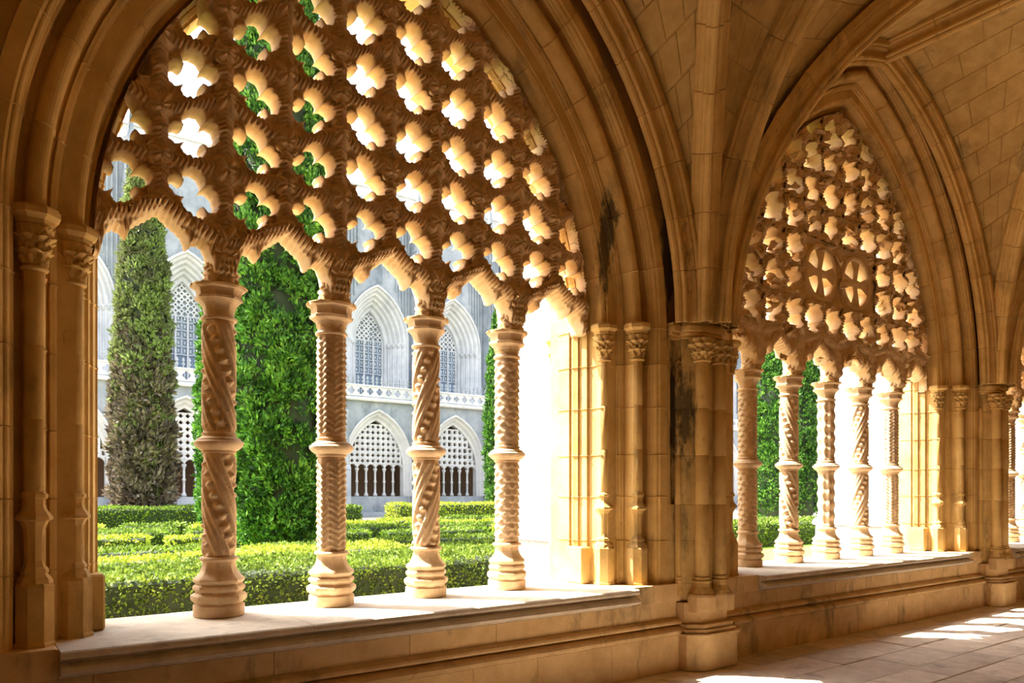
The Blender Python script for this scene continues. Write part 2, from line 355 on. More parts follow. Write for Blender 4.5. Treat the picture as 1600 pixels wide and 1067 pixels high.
for bi, b in enumerate(BAYS):
    cl = thing('ceiling', (0, 0, 0), None, None, kind='structure')
    rest = MB()
    cx = b['cx']; boss = (cx, YV); zb = b['apexw'] + .12
    YW = 4.60
    for side in (-1, 1):
        pc = PC[bi] if side < 0 else PC[bi + 1]
        for (yy, inner) in ((YW, False), (YIN + .08, True)):
            wallc = rib_curve((pc - side * .16, yy), (cx, yy), ZS, b['apexw'], NC, 'circle')
            diag = rib_curve((pc - side * .08, yy - (.05 if not inner else -.05)), boss, ZS, zb, NC, 'ellipse')
            trans = rib_curve((pc, yy - (.06 if not inner else -.06)), (pc, YV), ZS, 6.62, NC, 'ellipse')
            vis = not inner and ((bi == 1) or (bi == 0 and side > 0))
            up = Vector((0, 0, .04))
            web_stones([p + up for p in wallc], [p + up for p in diag], cl, 4, None if vis else rest)
            web_stones([p + up for p in trans], [p + up for p in diag], cl, 4, None if (vis and bi < 2) else rest)
            pn = ['the pier beyond the left edge', 'the middle pier', 'the farther pier', 'the last pier'][bi + (side > 0)]
            if inner: pn = ['the corbel beyond the left edge', 'the corbel facing the middle pier', 'the corbel facing the farther pier', 'the corbel facing the last pier'][bi + (side > 0)]
            bn = ['near', 'middle', 'far'][bi]
            t = thing('vault_rib', (pc, yy, ZS), f'diagonal rib from {pn} to the {bn} vault crown', 'vault rib', 'diagonal vault ribs'); sweep_rib(diag, t)
            t = thing('vault_rib', (pc, yy, ZS), f'wall rib over {NAME[bi]} rising from {pn}', 'vault rib', 'wall ribs of the vault'); sweep_rib(wallc, t)
            if side > 0 or bi == 0:
                t = thing('vault_rib', (pc, yy, ZS), f'cross rib rising square to the arcade from {pn}' if not inner else f'cross rib opposite the arcade from {pn}', 'vault rib', 'cross ribs of the vault'); sweep_rib(trans, t)
    if rest.f: tag(put('outer_web_stones', rest.mesh('web', 'web'), cl), kind='stuff')
    bn = ['near', 'middle', 'far'][bi]
    t = thing('ridge_rib', (cx, YV, zb), f'level ridge rib of the {bn} vault running to the arch apex', 'vault rib', 'ridge ribs')
    sweep_rib([Vector((cx, YW, b['apexw'] + .02)), Vector((cx, YIN, b['apexw'] + .02))], t, seglen=.6, step=1)
    t = thing('ridge_rib', (cx, YV, zb), f'level ridge rib along the {bn} vault between its cross ribs', 'vault rib', 'ridge ribs')
    sweep_rib([Vector((PC[bi], YV, 6.62)), Vector((cx, YV, zb)), Vector((PC[bi + 1], YV, 6.62))], t, seglen=.6, step=1)
    m_ = MB().lathe([(.02, -.26), (.12, -.25), (.18, -.2), (.2, -.12), (.16, -.08), (.2, -.02), (.18, .05)], 20)
    tag(put('vault_boss', m_.mesh('boss', 'arch', True), None, (cx, YV, zb + .02)), f'round carved boss where the {bn} vault ribs meet', 'boss', 'vault bosses')

# ------------------------------------------------------------------ arches and jambs: three moulded orders cut into voussoirs
def roll(cx_, cy_, r, a0, a1, n): return [(cx_ + r * math.cos(math.radians(a0 + (a1 - a0) * i / n)), cy_ + r * math.sin(math.radians(a0 + (a1 - a0) * i / n))) for i in range(n + 1)]
def smoothpts(*p): return list(p)
# (offset outward from opening, y)
ORD1 = [(0, 5.5), (0, 5.345), (.018, 5.34), (.018, 5.31), (.03, 5.285), (.035, 5.27)] + roll(.042, 5.25, .016, 110, -20, 4) + [(.062, 5.235), (.066, 5.205), (.072, 5.18)] + roll(.082, 5.165, .016, 110, -20, 4) + [(.105, 5.145), (.115, 5.10)]
ORD2 = [(.115, 5.10), (.112, 5.095)] + roll(.16, 5.055, .047, 150, -60, 8)[0:] + [(.20, 5.03), (.235, 5.035), (.255, 5.02), (.262, 4.99), (.262, 4.975), (.28, 4.972)]
ORD2 = [(.115, 5.12)] + roll(.16, 5.055, .05, 205, 350, 8)[0:] + [(.222, 5.085), (.25, 5.075), (.262, 5.04), (.256, 4.99), (.256, 4.972), (.270, 4.965), (.270, 4.945), (.290, 4.94), (.292, 4.93)]
ORD3 = [(.292, 4.93), (.30, 4.955), (.318, 4.93)] + roll(.37, 4.85, .052, 205, 350, 8) + [(.432, 4.895), (.465, 4.885), (.478, 4.84), (.472, 4.80), (.476, 4.78), (.488, 4.775), (.49, 4.755), (.497, 4.75)] + roll(.515, 4.735, .02, 180, 290, 4) + [(.535, 4.70), (.62, 4.70), (.63, 4.76)]
ORDERS = [('inner_order_stone', ORD1), ('middle_order_stone', ORD2), ('outer_order_stone', ORD3)]
def pinch(prof, q):
    n = len(prof)
    if q == 0: return prof
    out = []
    for i, (o_, y_) in enumerate(prof):
        a = prof[max(0, i - 1)]; c = prof[min(n - 1, i + 1)]; dx, dy = c[0] - a[0], c[1] - a[1]; L = math.hypot(dx, dy) or 1
        out.append((o_ - dy / L * q, y_ + dx / L * q))
    return out
for bi, b in enumerate(BAYS):
    cx, w_, R = b['cx'], b['w'], b['R']
    root = thing('pointed_arch', (cx, 5.1, SILL), ['wide moulded pointed arch framing the near lattice tracery', 'moulded pointed arch around the tracery with two crosses', 'moulded arch cut off at the far end of the arcade'][bi], 'arch', 'moulded arches of the arcade')
    for (nm, prof) in ORDERS:
        n = len(prof)
        for side in (-1, 1):
            def P3(ring_kind, u, q):
                pr = pinch(prof, -.008 * q); v = []
                for (o_, y_) in pr:
                    if ring_kind == 'j': v.append((side * (w_ + o_), y_ - 5.1, u - SILL))
                    else:
                        pm = math.acos((R - w_) / (R + o_)); t = pm * u
                        v.append((side * (w_ - R + (R + o_) * math.cos(t)), y_ - 5.1, SPR + (R + o_) * math.sin(t) - SILL))
                return v
            # jamb stones
            zs = [SILL, 1.17, 1.57, 1.95, 2.38, 2.77, SPR]
            for j in range(6):
                v = []; e = .004
                for (z, q) in ((zs[j] + .0005, 1), (zs[j] + e, 0), (zs[j + 1] - e, 0), (zs[j + 1] - .0005, 1)): v += P3('j', z, q)
                f = grid_faces(4, n);  f = f if side > 0 else [q[::-1] for q in f]
                put('jamb_stone', mk('jamb_stone', v, f, 'arch'), root)
            arc = R * math.acos((R - w_) / R); kk = round(arc / .46)
            for j in range(kk):
                u0, u1 = j / kk, (j + 1) / kk; e = .004 / arc; v = []
                us = [(u0 + e * .1, 1), (u0 + e, 0)] + [(u0 + (u1 - u0) * i / 5, 0) for i in range(1, 5)] + [(u1 - e, 0), (u1 - e * .1, 1)]
                if j == kk - 1: us[-2:] = [(1, 0)]
                for (u, q) in us: v += P3('a', u, q)
                f = grid_faces(len(us), n); f = f if side > 0 else [q[::-1] for q in f]
                put('voussoir', mk('voussoir', v, f, 'arch'), root)

# ------------------------------------------------------------------ carved leaf used on capitals and tracery
def curl_leaf(L=.12, wd=.05, curl=2.6, n=9, m=5, th=.012):
    v = []
    for side in (0, 1):
        for i in range(n):
            u = i / (n - 1); a = curl * u * u; r = L / max(.6, curl)
            x = L * .75 * u - .25 * L * (u ** 3); z = math.sin(a) * r * .9 * (u ** .5)
            ww = wd * math.sin(PI * min(1, .12 + u * .88)) * (1 + .22 * math.cos(u * 21))
            for j in range(m):
                t = (j / (m - 1) - .5) * 2
                v.append((z + .35 * ww * (abs(t)) ** 2 * (-1) - side * th, t * ww, x))
    f = grid_faces(n, m) + [q[::-1] for q in grid_faces(n, m, off=n * m)]
    for i in range(n - 1):
        f.append((i * m, (i + 1) * m, n * m + (i + 1) * m, n * m + i * m)); f.append(((i + 1) * m + m - 1, i * m + m - 1, n * m + i * m + m - 1, n * m + (i + 1) * m + m - 1))
    return v, f
LEAF = curl_leaf()
ME_LEAF = mk('leaf', *LEAF, 'arch', True); ME_LEAF_T = mk('scroll_leaf', *curl_leaf(.15, .05, 3.2), 'tracery', True)

def bell_mesh(name, r0, r1, h, mat, oct=0, seed=0, amp=.024, n=48, rows=16, lobes=8):
    v = []
    for k in range(rows):
        u = k / (rows - 1); base = r0 + (r1 - r0) * (u ** 1.8)
        for i in range(n):
            t = 2 * PI * i / n
            rel = amp * (.6 * abs(math.sin(lobes / 2 * t + (PI / 2 if u > .5 else 0))) + .6 * math.sin(u * 19 + math.cos(lobes * t) * 2.2)) * math.sin(PI * min(1, .08 + u * .9))
            rel += amp * .5 * float(noise1(t * 9, u * 14, 0, seed))
            r = base + rel; v.append((r * math.cos(t), r * math.sin(t), u * h))
    f = grid_faces(rows, n, True); f.append(tuple(range(n))[::-1]); f.append(tuple((rows - 1) * n + i for i in range(n)))
    return mk(name, v, f, mat, True)
def lathe_mesh(name, prof, mat, n=24, oct=0, smooth=True):
    return MB().lathe(prof, n, oct=oct).mesh(name, mat, smooth and not oct)
ME_CAP = bell_mesh('capital', .055, .095, .21, 'arch', seed=2)
ME_ABA = lathe_mesh('abacus', [(.085, 0), (.10, .012), (.10, .03), (.125, .05), (.13, .055), (.13, .085), (.12, .09), (.12, .10), (.0, .10)], 'arch', 24, 1)
ME_RING = lathe_mesh('necking', [(.05, 0), (.066, .006), (.07, .016), (.062, .026), (.05, .03)], 'arch', 20)
ME_PCOL = lathe_mesh('pedestal_collar', [(.05, .50), (.055, .49), (.066, .48), (.066, .465), (.055, .455), (.052, .43), (.058, .40), (.08, .37), (.088, .36), (.09, .345), (.07, .335), (.052, .30), (.046, .22), (.046, .12), (.055, .09), (.068, .075), (.07, .06), (.064, .05), (.085, .02), (.09, .0)][::-1], 'arch', 16, 1)
ME_PBLK = MB().lathe([(.10, 0), (.105, .0), (.105, .02), (.098, .03), (.098, .3), (.10, .31), (.10, .33), (.09, .345)], 8, oct=0).mesh('pedestal_block', 'arch')
def shaft_mesh(h, r=.05, n=16): return lathe_mesh('shaft', [(r, 0), (r, h * .33), (r * 1.0, h * .333), (r, h)], 'arch', n)
ME_SH = shaft_mesh(1.17)
def jamb_shaft(x, y, label, deg0):
    t = thing('jamb_shaft', (x, y, SILL), label, 'shaft', 'slender shafts on the arch jambs')
    put('pedestal', ME_PBLK, t, (0, 0, -.0), (0, 0, PI / 8)); put('collar', ME_PCOL, t, (0, 0, .345))
    zs = .83; H = 2.80 - SILL - zs
    k = 3
    for i in range(k): put('shaft_drum', lathe_mesh('shaft_drum', [(.047, 0), (.05, .004), (.05, H / k - .004), (.047, H / k)], 'arch', 18), t, (0, 0, zs + H / k * i))
    put('necking', ME_RING, t, (0, 0, 2.80 - SILL)); c = put('capital', ME_CAP, t, (0, 0, 2.83 - SILL)); put('abacus', ME_ABA, t, (0, 0, 3.04 - SILL), (0, 0, PI / 8))
    for ring, (zz, rr, nn, sc) in enumerate(((.03, .058, 8, .75), (.1, .07, 8, .85))):
        for i in range(nn):
            a = 2 * PI * (i + .5 * ring) / nn
            put('leaf', ME_LEAF, c, (rr * math.cos(a), rr * math.sin(a), zz), (0, 0, a), (sc * 1.3, sc, sc * 1.1))
for bi, b in enumerate(BAYS):
    for side in (-1, 1):
        sn = 'left' if side < 0 else 'right'
        pn = [['the pier at the left edge', 'the middle pier'], ['the middle pier', 'the farther pier'], ['the farther pier', 'the last pier']][bi][side > 0]
        jamb_shaft(b['cx'] + side * (b['w'] + .165), 5.045, f'inner shaft with leafy capital on the {sn} jamb of {NAME[bi]}', 0)
        jamb_shaft(b['cx'] + side * (b['w'] + .375), 4.835, f'outer shaft with leafy capital on the {sn} jamb of {NAME[bi]}', 0)
        jamb_shaft(b['cx'] + side * (b['w'] + .20), 5.74, f'shaft outside in the garden beside the {sn} jamb of {NAME[bi]}', 0)
        # small block feet of the inner mouldings
        m_ = MB().bbox(-.07, .07, -.11, .11, 0, .34, .012)
        tag(put('moulding_foot', m_.mesh('moulding_foot', 'arch'), None, (b['cx'] + side * (b['w'] + .055), 5.26, SILL + .001)), f'plain block foot of the inner mouldings at the {sn} jamb of {NAME[bi]}', 'stone block', 'block feet of the mouldings')

# ------------------------------------------------------------------ piers between the arches
def plan_block(mb, plan, yb, z0, z1, e=.006):
    "prism over an open front plan polyline closed at y = yb, its joints recessed"
    pl = plan + [(plan[-1][0], yb), (plan[0][0], yb)]; n = len(pl)
    cx_ = sum(p[0] for p in pl) / n; cy_ = sum(p[1] for p in pl) / n
    def ring(z, k): return [(cx_ + (p[0] - cx_) * (1 - k), cy_ + (p[1] - cy_) * (1 - k), z) for p in pl]
    v = ring(z0 + .0005, .018) + ring(z0 + e, 0) + ring(z1 - e, 0) + ring(z1 - .0005, .018)
    f = grid_faces(4, n, True); f.append(tuple(range(n))[::-1]); f.append(tuple(3 * n + i for i in range(n)))
    mb.add(v, f)
ZCOURSE = [0, .31, .612, .776, 1.17, 1.50, 1.95, 2.38, 2.77, 3.02]
for pi_, ((xa, xb), pc) in enumerate(zip(PIERS, PC)):
    lab = ['dark pier at the left edge carrying the near arch', 'stained middle pier between the two large arches', 'sunlit farther pier with vault shafts', 'last pier of the arcade past the third arch'][pi_]
    root = thing('stone_pier', (pc, 4.7, 0), lab, 'pier', 'piers of the arcade')
    xl, xr = xa - pc, xb - pc
    hw = min(.27, (xb - xa) / 2 - .05)
    core = [(-hw, .0), (-hw, -.05), (-hw + .03, -.08), (-.13, -.14), (.13, -.14), (hw - .03, -.08), (hw, -.05), (hw, .0)]
    up = [(xl, .0), (xl + .045, .0), (xl + .055, .05), (-hw - .02, .05)] + core + [(hw + .02, .05), (xr - .055, .05), (xr - .045, .0), (xr, .0)]
    lo = [(xl, .0)] + core + [(xr, .0)]
    for k in range(2, len(ZCOURSE) - 1):
        z0, z1 = ZCOURSE[k], ZCOURSE[k + 1]
        m_ = MB(); plan_block(m_, lo if z0 < 1.49 else up, .25, z0, z1); put('course_stone', m_.mesh('course_stone', 'stained'), root)
    m_ = MB(); plan_block(m_, [(xl - .48, 0), (xl - .48, -.045), (-.3, -.045), (.3, -.045), (xr + (.50 if pi_ else .34), -.045), (xr + (.50 if pi_ else .34), 0)], .22, .612, .775); put('course_stone', m_.mesh('course_stone', 'parapet'), root)
    # abacus over the whole front
    ab = lambda d: [(xl + .02, -d)] + [(x * (1 + d * 1.2), y - d) for x, y in core] + [(xr - .02, -d)]
    m_ = MB(); plan_block(m_, ab(.02), .2, 3.02, 3.05, .004); plan_block(m_, ab(.05), .2, 3.05, 3.08, .004); plan_block(m_, ab(.075), .2, 3.08, 3.14, .01); plan_block(m_, ab(.06), .2, 3.14, 3.165, .004)
    put('impost_moulding', m_.mesh('impost', 'stone'), root)
    for (sx, r, yy) in ((-.125, .062, -.17), (.125, .062, -.17), (-hw - .01, .03, -.02), (hw + .01, .03, -.02)):
        for k in range(4):
            h0 = [.84, 1.5, 1.95, 2.38][k]; h1 = [1.5, 1.95, 2.38, 2.82][k]
            put('shaft_drum', lathe_mesh('shaft_drum', [(r - .003, 0), (r, .004), (r, h1 - h0 - .004), (r - .003, h1 - h0)], 'arch', 18), root, (sx, yy, h0))
        s = r / .05
        put('shaft_base', lathe_mesh('shaft_base', [(.065, 0), (.09, .0), (.088, .04), (.075, .06), (.062, .09), (.06, .12), (.068, .125), (.07, .14), (.055, .15), (.065, .16), (.062, .175), (.05, .18)], 'arch', 16, 1), root, (sx, yy, .66), scale=(s, s, 1))
        if r > .05:
            put('necking', ME_RING, root, (sx, yy, 2.80), scale=(1.2, 1.2, 1)); c = put('capital', ME_CAP, root, (sx, yy, 2.82), scale=(1.25, 1.25, .95))
            for ring, (zz, rr, sc) in enumerate(((.03, .058, .75), (.1, .07, .85))):
                for i in range(8):
                    a = 2 * PI * (i + .5 * ring) / 8
                    put('leaf', ME_LEAF, c, (rr * math.cos(a), rr * math.sin(a), zz), (0, 0, a), (sc * 1.3, sc, sc * 1.1))
    # base: lower octagonal plinth, moulding, upper block
    def octb(d, yf): return [(-.36 - d, -.06), (-.36 - d, yf + .11 - d), (-.22 - d * .5, yf - d), (.22 + d * .5, yf - d), (.36 + d, yf + .11 - d), (.36 + d, -.06)]
    m_ = MB(); plan_block(m_, octb(0, -.30), .1, 0.001, .31, .008); put('plinth', m_.mesh('plinth', 'parapet'), root)
    m_ = MB(); plan_block(m_, octb(.025, -.30), .1, .31, .335, .01); plan_block(m_, octb(-.01, -.30), .1, .335, .37, .012); plan_block(m_, octb(-.035, -.30), .1, .37, .41, .015)
    put('base_moulding', m_.mesh('base_moulding', 'parapet'), root)
    m_ = MB(); plan_block(m_, octb(-.07, -.28), .1, .41, .60, .008); put('upper_plinth', m_.mesh('upper_plinth', 'parapet'), root)
    for sx in (-.135, .135):
        m_ = MB().lathe([(.12, 0), (.135, 0), (.135, .14), (.125, .16), (.09, .165)], 8); put('shaft_pedestal', m_.mesh('shaft_pedestal', 'parapet'), root, (sx, -.17, .52), (0, 0, PI / 8))
    # garden side buttress
    t = thing('buttress', (pc, 5.62, 0), lab.split(' ')[0] + ' ' + ['buttress in the garden behind the left edge pier', 'white buttress standing in the garden behind the middle pier', 'white buttress in the garden behind the farther pier', 'buttress in the garden behind the last pier'][pi_], 'buttress', 'garden buttresses')
    z = 0
    while z < 8.2:
        h = .36 if z < 1.1 else .44; h = min(h, 8.3 - z); ex = .10 if z < 1.05 else 0
        m_ = MB(); y0 = .002
        sp = random.uniform(.35, .75) * 1.35
        m_.bbox(-.40 - ex, .40 + ex, y0, sp, z + .001, z + h - .001, .005); put('buttress_stone', m_.mesh('buttress_stone', 'white'), t)
        m_ = MB(); m_.bbox(-.40 - ex, .40 + ex, sp + .002, 1.4 + ex, z + .001, z + h - .001, .005); put('buttress_stone', m_.mesh('buttress_stone', 'white'), t)
        z += h
    m_ = MB(); v, f = extrude_x([(0, 1.08), (1.53, 1.08), (1.55, 1.12), (1.53, 1.16), (1.42, 1.24), (0, 1.24)], -.53, .53); m_.add(v, f); put('string_course', m_.mesh('string_course', 'white'), t)

# ------------------------------------------------------------------ parapets and sills
PR_SILL = [(5.62, .77), (4.585, .77), (4.575, .762), (4.57, .742), (4.575, .728), (4.60, .722), (4.628, .708), (4.628, .700), (4.60, .694), (4.568, .684), (4.555, .665), (4.568, .646), (4.60, .637), (4.65, .630), (4.668, .616), (4.68, .61), (5.62, .61)]
PR_WALL = [(5.60, .608), (4.68, .608), (4.68, .462), (5.60, .462)]
PR_MOULD = [(5.0, .46), (4.68, .46), (4.65, .45), (4.625, .44), (4.615, .425), (4.62, .41), (4.645, .402), (4.66, .395), (4.62, .388), (4.585, .378), (4.565, .36), (4.565, .342), (4.58, .325), (4.60, .318), (5.0, .318)]
PR_BASE = [(5.0, .316), (4.60, .316), (4.60, .0), (5.0, 0)]
def run(root, nm, prof, xa, xb, avg, mat, seed):
    r = random.Random(seed); x = xa; cut = [xa]
    while x + avg * 1.5 < xb: x += r.uniform(.75, 1.25) * avg; cut.append(x)
    cut.append(xb); off = root.location
    for i in range(len(cut) - 1):
        v, f = extrude_x(prof, cut[i], cut[i + 1], .004)
        put(nm, mk(nm, [(p[0] - off.x, p[1] - off.y, p[2] - off.z) for p in v], f, mat), root)
for bi, b in enumerate(BAYS):
    xa, xb = span(b); xe0, xe1 = PC[bi] + .3, PC[bi + 1] - .3
    lw = ['low parapet wall under the near columns', 'low parapet wall under the five second-arch columns', 'low parapet wall at the far end'][bi]
    root = thing('parapet', (b['cx'], 5.0, 0), lw, 'parapet', 'parapets of the arcade')
    run(root, 'wall_block', PR_WALL, xe0, xe1, .85, 'parapet', bi + 1); run(root, 'moulding_stone', PR_MOULD, xe0, xe1, 1.2, 'parapet', bi + 5); run(root, 'base_block', PR_BASE, xe0, xe1, .8, 'parapet', bi + 9)
    root = thing('window_sill', (b['cx'], 5.0, .7), ['pale worn stone sill carrying the four near columns', 'pale stone sill carrying the five columns', 'pale stone sill of the farthest arch'][bi], 'sill', 'stone sills')
    run(root, 'sill_stone', PR_SILL, xa + (.50 if bi else .34), xb - .48, 1.15, 'sill', bi + 20)
    for (e0, e1) in ((xa + .05, xa + (.50 if bi else .34)), (xb - .48, xb - .05)): run(root, 'sill_stone', [(5.62, .77), (4.93, .77), (4.93, .61), (5.62, .61)], e0, e1, 1.15, 'sill', bi + 30)

# ------------------------------------------------------------------ columns
def shaft_relief(kind, h, r=.098, n=56, rows=90, turn=1):
    v = []
    for k in range(rows):
        z = h * k / (rows - 1)
        for i in range(n):
            t = 2 * PI * i / n; env = 1.35 * min(1, k / 4, (rows - 1 - k) / 4)
            if kind == 'spiral':
                p = 3 * t + turn * z * 13.0; s = (p / (2 * PI)) % 1
                if s < .58: rel = .011 * abs(math.sin(s / .58 * 3 * PI)) ** .7          # three fine rolls
                else:
                    q = (s - .58) / .42; bead = max(0, math.sin(PI * q)) * (.5 + .5 * math.sin(z * 78 - turn * t * 3)); rel = -.008 + .022 * bead ** 1.2
            elif kind == 'braid':
                a = (t * 5 / PI) % 2; side = 1 if a < 1 else -1; d = abs(a - round(a))
                rel = .012 * (1 - ((z * 22 + side * (a % 1) * .9) % 1)) + .004 * math.cos(2 * PI * a) - .003
            elif kind == 'scales':
                row = int(z * 17); fz = z * 17 - row; a = (t * 8 / (2 * PI) + .5 * (row % 2)) % 1 - .5
                rel = .013 * (1 - fz) * (1 if abs(a) < .5 * math.sqrt(max(0, fz * 1.6)) or fz > .4 else .15) * (1 - a * a * 1.2)
            else:
                rel = .011 * math.cos(4 * t + z * 22) * math.cos(4 * t - z * 22)
            rr = r + rel * env; v.append((rr * math.cos(t), rr * math.sin(t), z))
    f = grid_faces(rows, n, True); f.append(tuple(range(n))[::-1]); f.append(tuple((rows - 1) * n + i for i in range(n)))
    return mk('carved_shaft', v, f, 'column', True)
def blend_lathe(name, prof, mat, n=32, smooth=False):
    "rings (r, z, k) where k blends circle to octagon"
    v = []
    for (r, z, k) in prof:
        for i in range(n):
            t = 2 * PI * i / n; rr = r * (1 - k + k * octf(t) * 1.04); v.append((rr * math.cos(t), rr * math.sin(t), z))
    f = grid_faces(len(prof), n, True); f.append(tuple(range(n))[::-1]); f.append(tuple((len(prof) - 1) * n + i for i in range(n)))
    me = mk(name, v, f, mat)
    me.shade_smooth(); me.set_sharp_from_angle(angle=math.radians(32)); return me
CB = blend_lathe('column_base', [(.160, 0, 0), (.165, .004, 0), (.167, .03, 0), (.166, .075, 0), (.150, .085, .3), (.150, .09, 1), (.168, .105, 1), (.175, .12, 1), (.175, .14, 1), (.165, .15, 1), (.146, .16, 1), (.146, .168, 1), (.158, .178, 1), (.163, .19, 1), (.160, .205, 1), (.145, .215, 1), (.145, .222, 1), (.156, .232, 1), (.160, .245, 1), (.157, .255, 1), (.135, .275, 1), (.118, .30, 1), (.107, .33, 1), (.104, .355, .8), (.104, .37, .2), (.122, .376, 0), (.127, .388, 0), (.122, .398, 0), (.108, .402, 0)], 'column')
CCOL = blend_lathe('column_collar', [(.10, 0, 0), (.112, .004, 0), (.112, .02, 0), (.125, .026, 0), (.148, .045, 0), (.160, .062, 0), (.162, .075, 0), (.155, .084, 0), (.145, .088, 0), (.142, .098, 0), (.12, .11, 0), (.108, .118, 0), (.112, .128, 0), (.114, .138, 0), (.10, .145, 0)], 'column')
CCAP = blend_lathe('column_capital', [(.10, 0, 0), (.115, .004, 0), (.119, .014, 0), (.114, .025, 0), (.098, .03, 0), (.098, .06, .5), (.104, .09, 1), (.120, .115, 1), (.142, .135, 1), (.150, .14, 1), (.152, .155, 1), (.138, .162, 1), (.140, .172, 1), (.142, .195, 1), (.150, .207, 1), (.172, .214, 1), (.176, .222, 1), (.176, .235, 1), (.15, .24, 1)], 'column')
CCAP2 = blend_lathe('column_capital', [(.10, 0, 0), (.115, .004, 0), (.119, .014, 0), (.114, .025, 0), (.100, .03, 0), (.102, .06, 0), (.114, .085, 0), (.118, .10, 0), (.126, .105, 1), (.150, .122, 1), (.155, .14, 1), (.142, .15, 1), (.143, .19, 1), (.152, .205, 1), (.172, .212, 1), (.176, .222, 1), (.176, .235, 1), (.15, .24, 1)], 'column')
CNECK = bell_mesh('leafy_neck', .10, .085, .16, 'tracery', amp=.02, rows=12, seed=5)
H1, H2 = .70, .76
SH = {}
for kd in ('spiral', 'braid', 'scales', 'lattice'):
    for tn in (1, -1):
        if kd != 'spiral' and tn < 0: SH[kd, tn] = SH[kd, 1]; continue
        SH[kd, tn] = (shaft_relief(kd, H1, turn=tn), shaft_relief(kd, H2, turn=tn))
KINDS = [[('spiral', 1), ('braid', 1), ('spiral', -1), ('scales', 1)], [('scales', 1), ('spiral', 1), ('lattice', 1), ('spiral', -1), ('braid', 1)], [('spiral', 1), ('braid', 1), ('spiral', -1), ('scales', 1)]]
CARV = {'spiral': 'spiral bead bands', 'braid': 'plaited chevrons', 'scales': 'overlapping scales', 'lattice': 'a lozenge net'}
ORDN = ['first', 'second', 'third', 'fourth', 'fifth']
for bi, b in enumerate(BAYS):
    for ci, c in enumerate(b['cols']):
        kd = KINDS[bi][ci]; x = b['cx'] + c * SP
        t = thing('carved_column', (x, YC, SILL + .001), f'{ORDN[ci]} column from the left under {NAME[bi]}, carved with {CARV[kd[0]]}', 'column', 'carved columns under the tracery')
        rz = [0, .4, .9, .2, .6][ci]
        put('base', CB, t, (0, 0, 0), (0, 0, PI / 8 + .1)); put('lower_shaft', SH[kd][0], t, (0, 0, .40), (0, 0, rz)); put('collar', CCOL, t, (0, 0, 1.10))
        put('upper_shaft', SH[kd][1], t, (0, 0, 1.24), (0, 0, rz + 1)); cp = put('capital', CCAP if ci % 2 == 0 else CCAP2, t, (0, 0, 2.0), (0, 0, PI / 8))
        for i in range(8):
            a = PI / 4 * i
            put('leaf', ME_LEAF, cp, (.135 * math.cos(a), .135 * math.sin(a), .222), (0, 1.2, a), (.5, 1.1, .8))
        if ci % 2:
            for i in range(8):
                a = PI / 4 * i; put('leaf', ME_LEAF, cp, (.095 * math.cos(a), .095 * math.sin(a), .03), (0, 0, a), (.5, .6, .65))
        put('leafy_neck', CNECK, t, (0, -.05, 2.235), scale=(1, 1, 1))

# ------------------------------------------------------------------ tracery
TY0, TY1 = 5.19, 5.36
def clipper(b, o=.045):
    cx, w_, R = b['cx'], b['w'], b['R']
    def f(x, z):
        x = x.copy(); z = z.copy()
        x = np.clip(x, cx - w_ - o, cx + w_ + o)
        for s in (1, -1):
            c0 = cx + s * (w_ - R); d = np.hypot(x - c0, z - SPR); m = (z > SPR) & (d > R + o) & ((x - cx) * s > -.02)
            k = np.where(m, (R + o) / np.maximum(d, 1e-6), 1)
            x = np.where(m, c0 + (x - c0) * k, x); z = np.where(m, SPR + (z - SPR) * k, z)
        # past the apex
        zt = SPR + math.sqrt((R + o) ** 2 - (R - w_) ** 2); z = np.minimum(z, zt)
        return x, z
    return f
def inside(b, x, z, o):
    cx, w_, R = b['cx'], b['w'], b['R']
    if z < SPR: return abs(x - cx) < w_ + o
    return all(math.hypot(x - (cx + s * (w_ - R)), z - SPR) < R + o for s in (1, -1))
CELLS = {}
